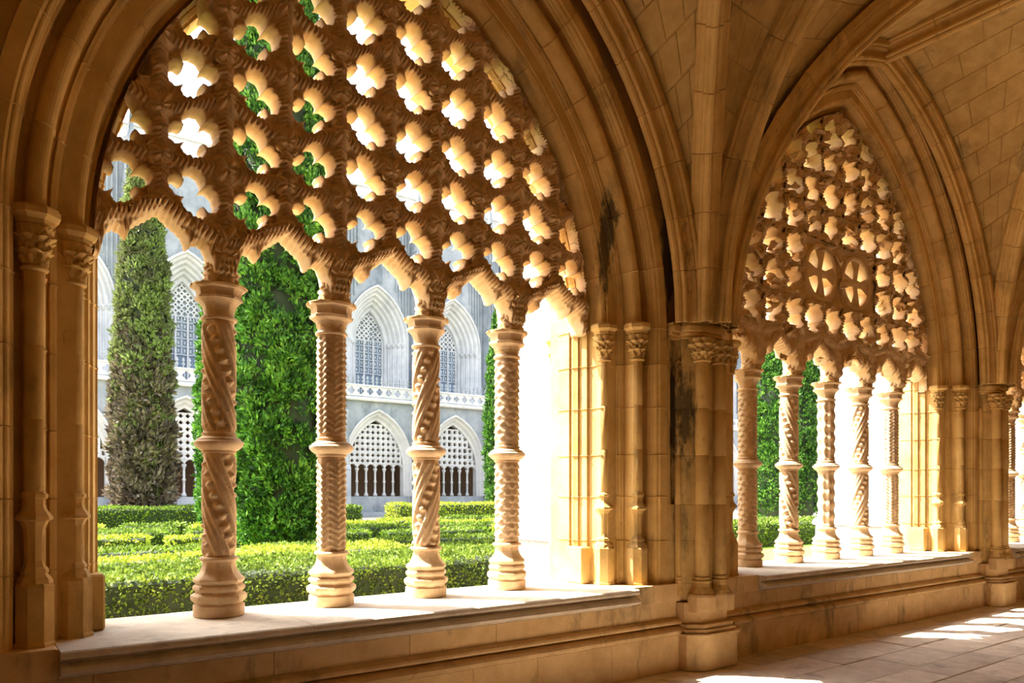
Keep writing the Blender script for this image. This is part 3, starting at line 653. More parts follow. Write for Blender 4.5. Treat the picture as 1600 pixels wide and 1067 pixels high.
def cell(corners, b, style, seed, hole=1.0, K=12, Mn=288, bars=.060, org=(0, 0)):
    "one stone unit of tracery: hole inside four corner nodes (bl, br, tr, tl), rope bars along its edges"
    bl, br, tr, tl = [np.array(c, float) for c in corners]
    ph = np.arange(Mn) / Mn * 2 * PI - 3 * PI / 4
    ca, sa = np.cos(ph), np.sin(ph); mx = np.maximum(abs(ca), abs(sa)); sq = np.stack([ca / mx, sa / mx], 1)
    W = (np.linalg.norm(br - bl) + np.linalg.norm(tr - tl)) / 4; H = (np.linalg.norm(tl - bl) + np.linalg.norm(tr - br)) / 4
    r_ = random.Random(seed)
    if style == 0:
        r = (.40 + .36 * np.abs(np.cos(2 * ph)) ** .55) * 1.10; r = r + .012 * np.cos(20 * ph)
    elif style == 1:
        d = r_.uniform(0, 6.28); nl = r_.choice([3, 3, 4, 2]); r = .56 + .30 * np.abs(np.cos(nl / 2 * ph + d)) ** .6 + .04 * np.cos(ph + d * 2)
    else: r = np.full(Mn, .86)
    r = r * hole
    hp = np.stack([r * ca, r * sa], 1) * (np.minimum(W, H) / np.array([W, H])) ** .5
    def mapp(ab):
        a = (ab[:, 0] + 1) / 2; c = (ab[:, 1] + 1) / 2
        return (bl[None] * ((1 - a) * (1 - c))[:, None] + br[None] * (a * (1 - c))[:, None] + tr[None] * (a * c)[:, None] + tl[None] * ((1 - a) * c)[:, None])
    V = []
    for k in range(K + 1):
        s = (k / K) ** .9; ab = hp * (1 - s) + sq * s; p = mapp(ab)
        dh = (1 - abs(ab[:, 1])) * H; dv = (1 - abs(ab[:, 0])) * W
        wx, wz = p[:, 0], p[:, 1]; x, z = wx - org[0], wz - org[1]
        def rope(d, al, fr, sl):
            e = np.clip(1 - (d / bars) ** 2, 0, 1) ** .5
            return e * (.046 + .016 * np.sin(al * 2 * PI / fr + d * sl))
        h1 = rope(dh, x, .40615 / 13, 95); h2 = rope(dv, z, .385 / 12, 95) * .92
        band = np.exp(-((ab[:, 1] - .05) / .09) ** 2) * (dv < bars) * .02
        dc = np.hypot(dh, dv); ros = np.clip(1 - (dc / .10) ** 2, 0, 1) ** .5 * (.068 + .014 * np.cos(6 * np.arctan2(dh, dv) + 20 * dc)) - (dc < .014) * .04
        lip = .028 * math.exp(-((s - .14) / .16) ** 2)
        h = np.maximum(np.maximum(h1, h2) + band, np.maximum(ros, lip + .006 * np.sin(ph * 20) * (s < .5)))
        if style == 1: h = np.maximum(h1 * .8, h2 * .8) + .03 * np.sin(x * 31 + seed) * np.cos(z * 29 + seed * 2) + .028 + lip
        V.append(np.stack([wx, TY0 - h, wz], 1))
    front = V[::-1]      # boundary -> hole
    rev = []
    for (q, yy) in ((.98, TY0 + .015), (.93, TY0 + .045), (.91, TY0 + .085), (.94, TY0 + .13), (1.04, TY1 - .01)):
        if style == 2: q = .5 + q / 2
        # cusps bulge into round noses
        p = mapp(hp * q); rev.append(np.stack([p[:, 0], np.full(Mn, yy), p[:, 1]], 1))
    back = []
    for s in (.0, .5, 1):
        p = mapp(hp * 1.06 * (1 - s) + sq * s); back.append(np.stack([p[:, 0], np.full(Mn, TY1 + .025 * math.sin(PI * s) + (.03 if s == 1 else 0)), p[:, 1]], 1))
    A = np.concatenate(front + rev + back)
    x, z = CL(A[:, 0], A[:, 2]); A = np.stack([x - org[0], A[:, 1] - ROOT[1], z - org[1]], 1)
    nr = len(front) + len(rev) + len(back)
    f = np.array(grid_faces(nr, Mn, True))
    # drop collapsed faces
    P = A[f]; ar = np.linalg.norm(np.cross(P[:, 2] - P[:, 0], P[:, 3] - P[:, 1]), axis=1); f = f[ar > 1e-7]
    return mk('tracery_unit', A, f, 'tracery', True)
def fringe(x0, x1, ztop, b, zbase=3.05, K=14, Mn=221, ramp=.0):
    "cusped and leaf-fringed arch head between two columns"
    xm = (x0 + x1) / 2; hw = (x1 - x0) / 2
    pts = [(1.0, zbase), (.84, zbase), (.80, zbase + .06), (.76, 3.19), (.70, 3.235), (.63, 3.255), (.56, 3.25), (.50, 3.235), (.44, 3.20), (.43, 3.24), (.37, 3.285), (.28, 3.315), (.16, 3.35), (.06, 3.385), (0, 3.40)]
    pu = np.array([p[0] for p in pts])[::-1]; pz = np.array([p[1] for p in pts])[::-1]
    u = np.sign(np.linspace(-1, 1, Mn)) * np.abs(np.linspace(-1, 1, Mn)); lz = np.interp(abs(u), pu, pz); tz = np.interp(u, np.linspace(-1, 1, len(ztop)), ztop)
    x = xm + u * hw
    lz = lz + .009 * np.abs(np.sin(u * 38)); V = []
    for k in range(K + 1):
        s = k / K; z = lz * s + tz * (1 - s); d = z - lz; dt = tz - z
        h = .052 * np.clip(1 - (dt / .075) ** 2, 0, 1) ** .5 * (1 + .32 * np.sin(x * 2 * PI / .0312 + dt * 95)) + .035 * np.clip(1 - ((d - .06) / .07) ** 2, 0, 1) ** .5 * (1 + .5 * np.sin(u * 96 + np.sign(u) * s * 6))
        h = np.maximum(h, .045 * np.clip(1 - ((1 - abs(u)) * hw / .09) ** 2, 0, 1) ** .5 * (1 + .3 * np.sin(z * 2 * PI / .05)))
        if s == 1: h = h * .2
        V.append(np.stack([x, TY0 - h, z], 1))
    for (dz, yy) in ((.0, TY0 + .02), (-.012, TY0 + .06), (-.014, TY0 + .10), (-.006, TY0 + .14), (.01, TY1)):
        V.append(np.stack([x, np.full(Mn, yy), lz + dz * (abs(u) < .83)], 1))
    for s in (.5, 1): V.append(np.stack([x, np.full(Mn, TY1), lz * (1 - s) + tz * s], 1))
    A = np.concatenate(V); xx, zz = CL(A[:, 0], A[:, 2]); A = np.stack([xx - ROOT[0], A[:, 1] - ROOT[1], zz - ROOT[2]], 1)
    f = [q for q in grid_faces(len(V), Mn)]
    return mk('cusped_arch', A, f, 'tracery', True)
def ring_mesh(R_, t, y0, y1, n=48):
    v = []
    sec = [(R_ + t, y1), (R_ + t, y0 + .02), (R_ + t * .5, y0), (R_ - t * .5, y0), (R_ - t, y0 + .02), (R_ - t, y1)]
    for i in range(n):
        a = 2 * PI * i / n
        for (r, y) in sec: v.append((r * math.cos(a), y, r * math.sin(a)))
    m = len(sec); f = []
    for i in range(n):
        j = (i + 1) % n
        for k in range(m):
            l_ = (k + 1) % m; f.append((i * m + k, i * m + l_, j * m + l_, j * m + k))
    return mk('roundel_ring', v, f, 'tracery', True)
def cross_mesh(R_, y0, y1):
    v2 = []
    for q in range(4):
        a = q * PI / 2
        for (r, w2) in ((.055, -.055), (R_ * .55, -.042), (R_ * .82, -.05), (R_ + .01, -.125), (R_ + .01, .125), (R_ * .82, .05), (R_ * .55, .042)):
            v2.append((r * math.cos(a) - w2 * math.sin(a), r * math.sin(a) + w2 * math.cos(a)))
    n = len(v2); v = [(0, y0 - .02, 0)] + [(p[0] * .97, y0, p[1] * .97) for p in v2] + [(p[0], y0 + .02, p[1]) for p in v2] + [(p[0], y1, p[1]) for p in v2] + [(0, y1, 0)]
    f = []
    for i in range(n):
        j = (i + 1) % n; f.append((0, 1 + j, 1 + i)); f.append((1 + i, 1 + j, 1 + n + j, 1 + n + i)); f.append((1 + n + i, 1 + n + j, 1 + 2 * n + j, 1 + 2 * n + i)); f.append((1 + 3 * n, 1 + 2 * n + i, 1 + 2 * n + j))
    return mk('cross', v, f, 'tracery')
for bi, b in enumerate(BAYS):
    CL = clipper(b); cx = b['cx']; ROOT = (cx, 5.25, 3.05); st = b['kind']
    root = thing('tracery_screen', ROOT, ['carved lattice tracery with four-lobed openings filling the near arch', 'dense scrollwork tracery with two crosses in roundels in the second arch', 'carved lattice tracery in the farthest arch, mostly cut off'][bi], 'tracery', 'stone tracery screens')
    hs = SP / 2; ni = len(b['cols']) + 1
    par = (len(b['cols']) + 1) % 2      # node index parity of columns
    def is_col(i): return (i - (len(b['cols']) - 1)) % 2 == 0
    zl = [3.36 + .385 * j for j in range(9)] if st == 0 else [3.53 + .385 * j for j in range(9)]
    rj = random.Random(bi)
    node = {}
    for j in range(9):
        for i in range(-ni, ni + 1):
            z = zl[j]; x = cx + i * hs
            if st == 0 and j % 2 == 0:
                peak = (not is_col(i)) if j % 4 == 0 else is_col(i)
                z += (.10 if peak else -.09) * (1.05 if j == 0 else 1)
            elif st == 1 and j > 0:
                x += rj.uniform(-.03, .03); z += rj.uniform(-.03, .03)
            elif st == 1: z += (.04 if not is_col(i) else -.05)
            node[i, j] = (x, z)
    rnd_c = [(-1, 2), (1, 2)] if st == 1 else []
    if st == 1:
        for (ci, cj) in rnd_c:
            for di in (-1, 0, 1):
                for dj in (-1, 0, 1): node[ci + di, cj + dj] = (cx + (ci + di) * hs, zl[cj + dj])
    skip = {(ci + di, cj + dj) for (ci, cj) in rnd_c for di in (-1, 0) for dj in (-1, 0)}
    for j in range(8):
        for i in range(-ni, ni):
            c4 = [node[i, j], node[i + 1, j], node[i + 1, j + 1], node[i, j + 1]]
            if (i, j) in skip: continue
            ins = [inside(b, x, z, .0) for x, z in c4]
            mxp = sum(p[0] for p in c4) / 4; mzp = sum(p[1] for p in c4) / 4
            if not any(ins) and not inside(b, mxp, mzp, -.0): continue
            og = (cx + i * hs, zl[j]); full = all(inside(b, x, z, -.02) for x, z in c4)
            key = tuple(round(q, 4) for x, z in c4 for q in (x - og[0], z - og[1]))
            if st == 0 and full and key in CELLS: me = CELLS[key]
            else:
                me = cell(c4, b, st, bi * 100 + j * 17 + i, 1.0 if st == 0 else rj.uniform(.88, 1.12), org=og, Mn=288 if st == 0 else 160, K=12 if st == 0 else 9)
                if st == 0 and full: CELLS[key] = me
            put('tracery_unit', me, root, (og[0] - ROOT[0], 0, og[1] - ROOT[2]))
    for (ci, cj) in rnd_c:
        c4 = [node[ci - 1, cj - 1], node[ci + 1, cj - 1], node[ci + 1, cj + 1], node[ci - 1, cj + 1]]
        put('roundel_frame', cell(c4, b, 2, 5, 1.0, Mn=160, org=(ROOT[0], ROOT[2])), root)
        loc = (cx + ci * hs - ROOT[0], 0, zl[cj] - ROOT[2])
        put('roundel_ring', ring_mesh(.325, .035, TY0 - .05 - ROOT[1], TY1 - ROOT[1]), root, loc); put('cross', cross_mesh(.31, TY0 - .02 - ROOT[1], TY1 - .05 - ROOT[1]), root, loc)
    # fringe between columns
    for g in range(ni if False else len(b['cols']) + 1):
        x0 = cx + (g - (len(b['cols']) + 1) / 2) * SP; x1 = x0 + SP
        i0 = round((x0 - cx) / hs)
        zt = [node[i0, 0][1], node[i0 + 1, 0][1], node[i0 + 2, 0][1]]
        put('cusped_arch', fringe(x0, x1, zt, b), root)
    # free-standing scroll leaves
    if st == 1:
        for k in range(420):
            i = rj.uniform(-ni, ni); x = cx + i * hs; z = rj.uniform(3.2, 6.2)
            if not inside(b, x, z, -.1): continue
            if any(abs(x - (cx + ci * hs)) < .33 and abs(z - zl[cj]) < .3 for ci, cj in rnd_c): continue
            s = rj.uniform(.9, 1.9)
            lf = put('scroll_leaf', ME_LEAF_T, root, (x - ROOT[0], TY0 - .02 - ROOT[1] + rj.uniform(-.05, .20), z - ROOT[2]))
            lf.rotation_euler = (rj.uniform(-.8, .8), rj.uniform(0, 2 * PI), -PI / 2 + rj.uniform(-.8, .8)); lf.scale = (s, s, s)
    else:
        for (i, j), (x, z) in node.items():
            if 0 <= j and inside(b, x, z, -.15):
                for q in range(4):
                    a = PI / 4 + q * PI / 2
                    lf = put('scroll_leaf', ME_LEAF_T, root, (x - ROOT[0] + .03 * math.cos(a), TY0 - .03 - ROOT[1], z - ROOT[2] + .03 * math.sin(a)))
                    lf.rotation_mode = 'QUATERNION'
                    zx = Vector((math.cos(a), .0, math.sin(a))); xx_ = Vector((0, -1, 0)); yy_ = zx.cross(xx_)
                    from mathutils import Matrix
                    lf.rotation_quaternion = Matrix((xx_, yy_, zx)).transposed().to_quaternion(); lf.scale = (.8, .75, .85)

# ------------------------------------------------------------------ foliage
def tri_cloud(P, D, L, Wd, seed=0):
    "slim leaf blades (double triangle) at points P pointing along D"
    r = np.random.default_rng(seed); n = len(P)
    rn = r.normal(size=(n, 3)); S = np.cross(D, rn); S /= np.linalg.norm(S, axis=1)[:, None] + 1e-9
    L = L * r.uniform(.6, 1.3, n)[:, None]; W_ = Wd * r.uniform(.7, 1.2, n)[:, None]
    a = P; b_ = P + D * L * .5 + S * W_; c = P + D * L; d = P + D * L * .5 - S * W_
    V = np.stack([a, b_, c, d], 1).reshape(-1, 3); F = np.arange(4 * n).reshape(-1, 4)
    return V, F
def cypress_mesh(name, H, R_, seed, mat, tufts, blades=6, size=.13, z0=.25, lump=.10):
    r = np.random.default_rng(seed); u = r.random(tufts) ** .85; t = r.random(tufts) * 2 * PI
    def rad(u, t):
        base = np.interp(u, [0, .04, .15, .4, .65, .85, .95, 1], [.55, .8, .96, 1, .82, .48, .24, .04])
        l_ = np.sin(t * 5 + u * 31 + seed) * .5 + np.sin(t * 3 - u * 47 + 2) * .5 + np.sin(t * 9 + u * 90) * .4
        return R_ * base * (1 + lump * l_)
    nc = max(60, int(R_ * H * 52)); uc = (np.arange(nc) + r.random(nc)) / nc; tc_ = r.random(nc) * 2 * PI      # foliage grows in clumps
    rc = .10 + .17 * r.random(nc) + .03 * R_; rad_c = rad(uc, tc_) * .90
    k = r.integers(0, nc, tufts); ph = r.random(tufts) * 2 * PI; cz = r.random(tufts) * 1.6 - .6; sz = np.sqrt(np.clip(1 - cz ** 2, 0, 1))
    loc = np.stack([sz * np.cos(ph), sz * np.sin(ph), cz * 1.7], 1); out = np.stack([np.cos(tc_[k]), np.sin(tc_[k]), np.zeros(tufts)], 1)
    dt = (loc * out).sum(1); loc = loc - out * np.minimum(0, dt * 1.7)[:, None]
    P = np.stack([rad_c[k] * np.cos(tc_[k]), rad_c[k] * np.sin(tc_[k]), z0 + uc[k] * (H - z0)], 1) + loc * rc[k][:, None]
    P = np.repeat(P, blades, 0) + r.normal(size=(tufts * blades, 3)) * size * .2
    lo_ = np.repeat(loc, blades, 0); D = lo_ * .8 + np.array([0, 0, .7]) + r.normal(size=lo_.shape) * .4
    D /= np.linalg.norm(D, axis=1)[:, None]
    V, F = tri_cloud(P, D, size, size * .22, seed)
    me = mk(name, V, F, mat)
    # core
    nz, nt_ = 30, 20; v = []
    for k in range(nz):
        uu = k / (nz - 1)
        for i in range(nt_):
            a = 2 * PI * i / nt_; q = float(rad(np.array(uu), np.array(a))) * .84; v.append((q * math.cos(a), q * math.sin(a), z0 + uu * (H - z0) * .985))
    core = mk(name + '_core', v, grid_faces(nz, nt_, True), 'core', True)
    return me, core
def tree(x, y, H, R_, seed, mat, tufts, label, size=.13, group='cypresses in the garden', dry=0):
    t = thing('cypress_tree', (x, y, -.02), label, 'tree', group)
    me, core = cypress_mesh('foliage', H, R_, seed, mat, tufts, size=size)
    put('foliage', me, t); put('inner_branches', core, t)
    put('trunk', MB().lathe([(.22, 0), (.16, .3), (.13, 1.2), (.05, H * .6)], 10).mesh('trunk', 'bark', True), t)
    if dry:
        me2, _ = cypress_mesh('dead_twigs', H * .62, R_ * 1.04, seed + 9, 'cyp_dry', dry, size=size * 1.6); o = put('dead_twigs', me2, t); o['label'] = 'dry brown dead twigs low on the tree'
    return t
tree(7.05, 19.9, 19.5, 1.28, 3, 'cyp', 26000, 'broad dark green cypress between the first two columns', .15)
tree(8.45, 29.5, 12.0, .95, 4, 'cyp', 9000, 'slim bright green cypress half hidden behind the broad one', .17)
tree(7.15, 38.0, 17.5, 1.15, 5, 'cyp_moss', 9000, 'thin mossy cypress with dead brown twigs seen past the left jamb', .2, dry=5200)
tree(28.1, 38.5, 14.2, 1.15, 6, 'cyp', 8000, 'slender cypress seen just left of the fourth near column', .2)
tree(30.4, 40.5, 11.5, .9, 8, 'cyp', 5000, 'smaller cypress seen just right of the fourth near column', .2)
tree(38.8, 26.4, 14.2, 1.3, 9, 'cyp', 9000, 'cypress behind the first gap of the second arch', .18)
tree(43.0, 27.0, 13.2, 1.05, 10, 'cyp', 7000, 'darker cypress seen between the second and third columns of the second arch', .18)

def hedge(x0, x1, y0, y1, h, mat, dens, size, label, seed, group):
    t = thing('hedge', ((x0 + x1) / 2, (y0 + y1) / 2, -.02), label, 'hedge', group)
    r = np.random.default_rng(seed); X, Y = (x1 - x0) / 2, (y1 - y0) / 2
    P = []; Nn = []
    for (area, fn) in ((4 * X * Y, 't'), (2 * X * h, 'f'), (2 * X * h * .4, 'b'), (2 * Y * h, 'l'), (2 * Y * h, 'r')):
        n = int(area * dens); a = r.random((n, 2)) * 2 - 1
        if fn == 't': p = np.stack([a[:, 0] * X, a[:, 1] * Y, np.full(n, h)], 1); q = (0, 0, 1)
        elif fn in 'fb': s = -1 if fn == 'f' else 1; p = np.stack([a[:, 0] * X, np.full(n, s * Y), (a[:, 1] + 1) / 2 * h], 1); q = (0, s, .3)
        else: s = -1 if fn == 'l' else 1; p = np.stack([np.full(n, s * X), a[:, 0] * Y, (a[:, 1] + 1) / 2 * h], 1); q = (s, 0, .3)
        P.append(p); Nn.append(np.tile(q, (n, 1)))
    P = np.concatenate(P); Nn = np.concatenate(Nn).astype(float)
    wob = .035 * np.sin(P[:, 0] * 2.1 + seed) + .02 * np.sin(P[:, 0] * 5.3 + P[:, 1] * 4)
    P = P + Nn * (wob[:, None] * min(1, h) + r.uniform(-.05, .015, (len(P), 1)) * min(1, size * 18))
    D = Nn + r.normal(size=P.shape) * .75; D /= np.linalg.norm(D, axis=1)[:, None]
    V, F = tri_cloud(P, D, size, size * .33, seed); put('foliage', mk('foliage', V, F, mat), t)
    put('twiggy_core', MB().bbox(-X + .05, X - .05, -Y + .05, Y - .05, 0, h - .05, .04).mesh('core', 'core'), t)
    return t
hedge(-3, 8.6, 8.6, 10.4, .75, 'hedge', 1500, .05, 'tall clipped hedge just outside the near sill', 1, 'clipped hedges')
hedge(13.5, 30, 13.4, 15.2, .76, 'hedge', 500, .08, 'clipped hedge seen low through the second arch', 2, 'clipped hedges')
hedge(2, 16.5, 34.6, 36.2, 1.0, 'hedge', 260, .12, 'long straight hedge at the foot of the mossy cypress', 3, 'clipped hedges')
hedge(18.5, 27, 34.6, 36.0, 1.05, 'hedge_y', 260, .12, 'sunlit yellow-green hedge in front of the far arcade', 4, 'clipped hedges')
hedge(28, 44, 36, 37.4, 1.1, 'hedge', 200, .12, 'far hedge beside the slender cypresses', 5, 'clipped hedges')
rr = random.Random(11)
rowY = [11.3, 12.5, 13.9, 15.5, 17.3, 22.3, 24.6, 27.2, 30.2]; wn = ['nearest', 'second', 'third', 'fourth', 'fifth', 'sixth', 'seventh', 'eighth', 'farthest']
for k, y in enumerate(rowY):
    x = y * .10 + rr.uniform(-1, .5); pi = 0; xe = min(y * .80 + 2, 26)
    names = ['first', 'second', 'third', 'fourth', 'fifth', 'sixth', 'seventh', 'eighth']
    while x < xe:
        L = rr.uniform(2.2, 5.0); ym = rr.uniform(-.25, .25); m_ = 'hedge_y' if (k < 3 or rr.random() < .45) else 'hedge'
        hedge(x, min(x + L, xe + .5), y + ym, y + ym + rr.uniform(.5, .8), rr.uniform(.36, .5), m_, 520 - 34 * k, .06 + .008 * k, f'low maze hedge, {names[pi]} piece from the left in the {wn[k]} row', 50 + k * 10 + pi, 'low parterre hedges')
        if rr.random() < .6 and k < 8:
            xx = x + L - .5; hedge(xx, xx + .55, y + .85, rowY[k + 1] - .3 if rowY[k + 1] - y < 3 else y + 1.8, .4, 'hedge', 420 - 30 * k, .07, f'short cross hedge behind the {names[pi]} piece of the {wn[k]} row', 90 + k * 10 + pi, 'short cross hedges')
        x += L + rr.uniform(.3, .7); pi += 1
# planted beds between the low hedges
tag(put('lawn', MB().box(-4, 30, 10.6, 34, -.02, .02).mesh('lawn', 'grass')), kind='structure')

# ------------------------------------------------------------------ the building across the garden
FY = 48.0; FZ = 1.40
bld = thing('cloister_building', (30, FY, 0), 'pale two-storey Gothic cloister wing and church wall across the garden', 'building')
def local(mb): mb.v = [(x - 30, y - FY, z) for x, y, z in mb.v]; return mb
def part(nm, mb, mat, parent=None, smooth=False): return put(nm, local(mb).mesh(nm, mat, smooth), parent or bld)
def arch_outline(w_, spr, apex, n=12):
    R = (w_ * w_ + (apex - spr) ** 2) / (2 * w_); pm = math.acos((R - w_) / R)
    pts = [(w_, 0)] + [(w_ - R + R * math.cos(pm * i / n), spr + R * math.sin(pm * i / n)) for i in range(n + 1)]
    return pts + [(-x, z) for x, z in pts[:-1]][::-1]
def holed(mb, cx, z0, pts, hw, y, ztop, depth):
    "wall face with an arch-shaped hole between cx-hw and cx+hw, plus reveal"
    n = len(pts)
    v = []
    for (x, z) in pts: v += [(cx + x, y, z0 + z), (cx + x, y + depth, z0 + z)]
    mb.add(v, [(2 * k, 2 * k + 2, 2 * k + 3, 2 * k + 1) for k in range(n - 1)])
    v = []
    for (x, z) in pts: v += [(cx + x, y, z0 + z), (cx + x, y, ztop)]
    mb.add(v, [(2 * k, 2 * k + 1, 2 * k + 3, 2 * k + 2) for k in range(1, n - 2)])
    wx = pts[0][0]
    mb.add([(cx + wx, y, z0), (cx + hw, y, z0), (cx + hw, y, ztop), (cx + wx, y, ztop)], [(0, 1, 2, 3)])
    mb.add([(cx - hw, y, z0), (cx - wx, y, z0), (cx - wx, y, ztop), (cx - hw, y, ztop)], [(0, 1, 2, 3)])
def moulding(mb, cx, z0, rings):
    "nested arch bands: rings of (outline, y)"
    for (pa, ya), (pb, yb) in zip(rings, rings[1:]):
        n = len(pa); v = [(cx + x, ya, z0 + z) for x, z in pa] + [(cx + x, yb, z0 + z) for x, z in pb]
        mb.add(v, [(k, k + 1, n + k + 1, n + k) for k in range(n - 1)])
PIT = 6.35; FX = [24.1 + PIT * k for k in range(-5, 9)]
mb = MB()
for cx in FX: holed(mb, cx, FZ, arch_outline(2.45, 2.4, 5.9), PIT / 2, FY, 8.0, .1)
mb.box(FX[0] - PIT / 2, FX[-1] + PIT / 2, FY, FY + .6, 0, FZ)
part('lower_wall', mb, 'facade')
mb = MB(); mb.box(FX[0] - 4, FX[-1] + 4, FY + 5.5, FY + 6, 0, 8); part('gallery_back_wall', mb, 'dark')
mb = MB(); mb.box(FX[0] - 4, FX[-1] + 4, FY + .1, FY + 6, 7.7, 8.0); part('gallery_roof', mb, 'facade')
mb = MB(); mb.box(FX[0] - 4, FX[-1] + 4, FY - .5, FY + 6, -.01, .3); part('step', mb, 'facade')
# shared meshes for the far arches
def far_plate(kind, seed):
    r = random.Random(seed); mb = MB(); pts = arch_outline(2.12, 1.9, 5.35, 10); p = .40 if kind == 0 else .46
    def ins(x, z):
        if z < 1.9: return abs(x) < 2.15
        R = (2.15 ** 2 + 3.45 ** 2) / 4.3; return abs(x) + R - 2.15 < R and math.hypot(abs(x) + R - 2.15, z - 1.9) < R
    nx = int(2.4 / p) + 1
    for i in range(-nx, nx):
        for j in range(0, 12):
            x, z = (i + .5) * p, 2.28 + (j + .5) * p
            if not ins(x, z): continue
            rad = p * (.30 if kind == 0 else r.uniform(.24, .37)); ph = r.random() if kind else 0
            n = 16; v = []; f = []
            for q in range(n):
                a = 2 * PI * q / n; rr_ = rad * (.8 + .3 * abs(math.cos(2 * (a + ph)))); c, s = math.cos(a), math.sin(a); m = max(abs(c), abs(s))
                v += [(x + rr_ * c, 0, z + rr_ * s), (x + p / 2 * c / m, -.03, z + p / 2 * s / m), (x + rr_ * c, .25, z + rr_ * s)]
            for q in range(n):
                t = (q + 1) % n; f += [(3 * q, 3 * q + 1, 3 * t + 1, 3 * t), (3 * q, 3 * t, 3 * t + 2, 3 * q + 2)]
            mb.add(v, f)
    # cusped lower edge
    for i in range(6):
        x0 = -2.1 + i * .7; v = []; f = []
        for q in range(9):
            u = q / 8; x = x0 + .7 * u; zz = 1.95 + .30 * math.sin(PI * u) ** .6; v += [(x, 0, zz), (x, 0, 2.3), (x, .25, zz)]
        for q in range(8): f += [(3 * q, 3 * q + 3, 3 * q + 4, 3 * q + 1), (3 * q, 3 * q + 2, 3 * q + 5, 3 * q + 3)]
        mb.add(v, f)
    return mb.mesh('far_tracery', 'facade_white')
FP = [far_plate(0, 1), far_plate(1, 2)]
mcol = MB().lathe([(.13, 0), (.16, 0), (.16, .12), (.11, .22), (.075, .3), (.075, .95), (.12, 1.0), (.12, 1.06), (.075, 1.1), (.075, 1.66), (.09, 1.76), (.15, 1.88), (.15, 1.96), (.08, 2.0)], 10).mesh('far_column', 'facade_white', True)
mm = MB(); moulding(mm, 0, 0, [(arch_outline(2.62, 2.4, 6.1), -.02), (arch_outline(2.60, 2.4, 6.08), -.14), (arch_outline(2.5, 2.4, 5.95), -.14), (arch_outline(2.42, 2.3, 5.85), .1), (arch_outline(2.34, 2.2, 5.7), .1), (arch_outline(2.25, 2.1, 5.55), .3), (arch_outline(2.14, 1.9, 5.36), .32), (arch_outline(2.10, 1.9, 5.32), .75)])
mm = mm.mesh('arch_moulding', 'facade_white')
msill = MB().bbox(-2.4, 2.4, .1, .8, -.12, 0, .02).mesh('far_sill', 'facade_white')
for i, cx in enumerate(FX):
    loc = (cx - 30, 0, FZ)
    a = put('arcade_bay', mm, bld, loc)
    tag(put('far_tracery', FP[(i + 1) % 2], a, (0, .4, 0)), kind='stuff'); put('far_sill', msill, a)
    for k in range(5): put('far_column', mcol, a, (-1.4 + .7 * k, .5, 0))
mbut = MB().bbox(-.55, .55, -1.3, .0, 0, 3.2, .04).bbox(-.48, .48, -1.15, .0, 3.2, 7.2, .04)
mbut.add(*extrude_x([(-1.3, 3.2), (-1.15, 3.5), (-1.1, 3.5), (-1.1, 3.2)], -.55, .55)); mbut.bbox(-.62, .62, -1.4, 0, 0, .9, .04)
mbut.bbox(-.36, .36, -.8, .0, 7.2, 10.6, .04); mbut.add([(-.36, -.8, 10.6), (.36, -.8, 10.6), (.36, 0, 10.6), (-.36, 0, 10.6), (0, -.4, 12.2)], [(0, 1, 4), (1, 2, 4), (2, 3, 4), (3, 0, 4)])
mbut = mbut.mesh('far_buttress', 'facade')
for cx in FX: put('far_buttress', mbut, bld, (cx - PIT / 2 - 30, 0, 0))
# balustrade with pierced quatrefoils, string course and cresting
mb = MB()
x0, x1 = FX[0] - PIT / 2, FX[-1] + PIT / 2
v, f = extrude_x([(FY + .4, 8.0), (FY - .32, 8.0), (FY - .36, 8.1), (FY - .3, 8.2), (FY - .1, 8.3), (FY + .4, 8.3)], x0, x1); mb.add(v, f); part('string_course', mb, 'facade_white')
def pierced(p, n, hr, dy, zc):
    mb = MB(); m = 16
    for i in range(n):
        x = (i + .5) * p; v = []; f = []
        for q in range(m):
            a = 2 * PI * q / m; rr_ = hr * (.7 + .35 * abs(math.cos(2 * a))); c, s = math.cos(a), math.sin(a); mx = max(abs(c), abs(s))
            v += [(x + rr_ * c, 0, zc + rr_ * s), (x + p / 2 * c / mx, 0, zc + p / 2 * s / mx), (x + rr_ * c, dy, zc + rr_ * s)]
        for q in range(m):
            t = (q + 1) % m; f += [(3 * q, 3 * q + 1, 3 * t + 1, 3 * t), (3 * q, 3 * t, 3 * t + 2, 3 * q + 2)]
        mb.add(v, f)
    return mb
nb = 9; pb = PIT / nb
bal = pierced(pb, nb, .25, .15, 8.3 + pb / 2).bbox(0, PIT, -.05, .2, 8.3 + pb - .02, 8.3 + pb + .1, .02)
crest = MB()
for i in range(nb * 2):
    x = (i + .5) * pb / 2; z = 8.3 + pb + .1
    crest.bbox(x - .03, x + .03, .04, .12, z, z + .45, .01); crest.bbox(x - .11, x + .11, .05, .11, z + .18, z + .26, .02)
    crest.add([(x - .08, .03, z + .42), (x + .08, .03, z + .42), (x + .08, .13, z + .42), (x - .08, .13, z + .42), (x, .08, z + .66)], [(0, 1, 4), (1, 2, 4), (2, 3, 4), (3, 0, 4)])
bal = bal.mesh('balustrade', 'facade_white'); crest = crest.mesh('cresting', 'facade')
for cx in FX:
    put('balustrade', bal, bld, (cx - PIT / 2 - 30, -.2, 0)); tag(put('cresting', crest, bld, (cx - PIT / 2 - 30, -.2, 0)), kind='stuff')
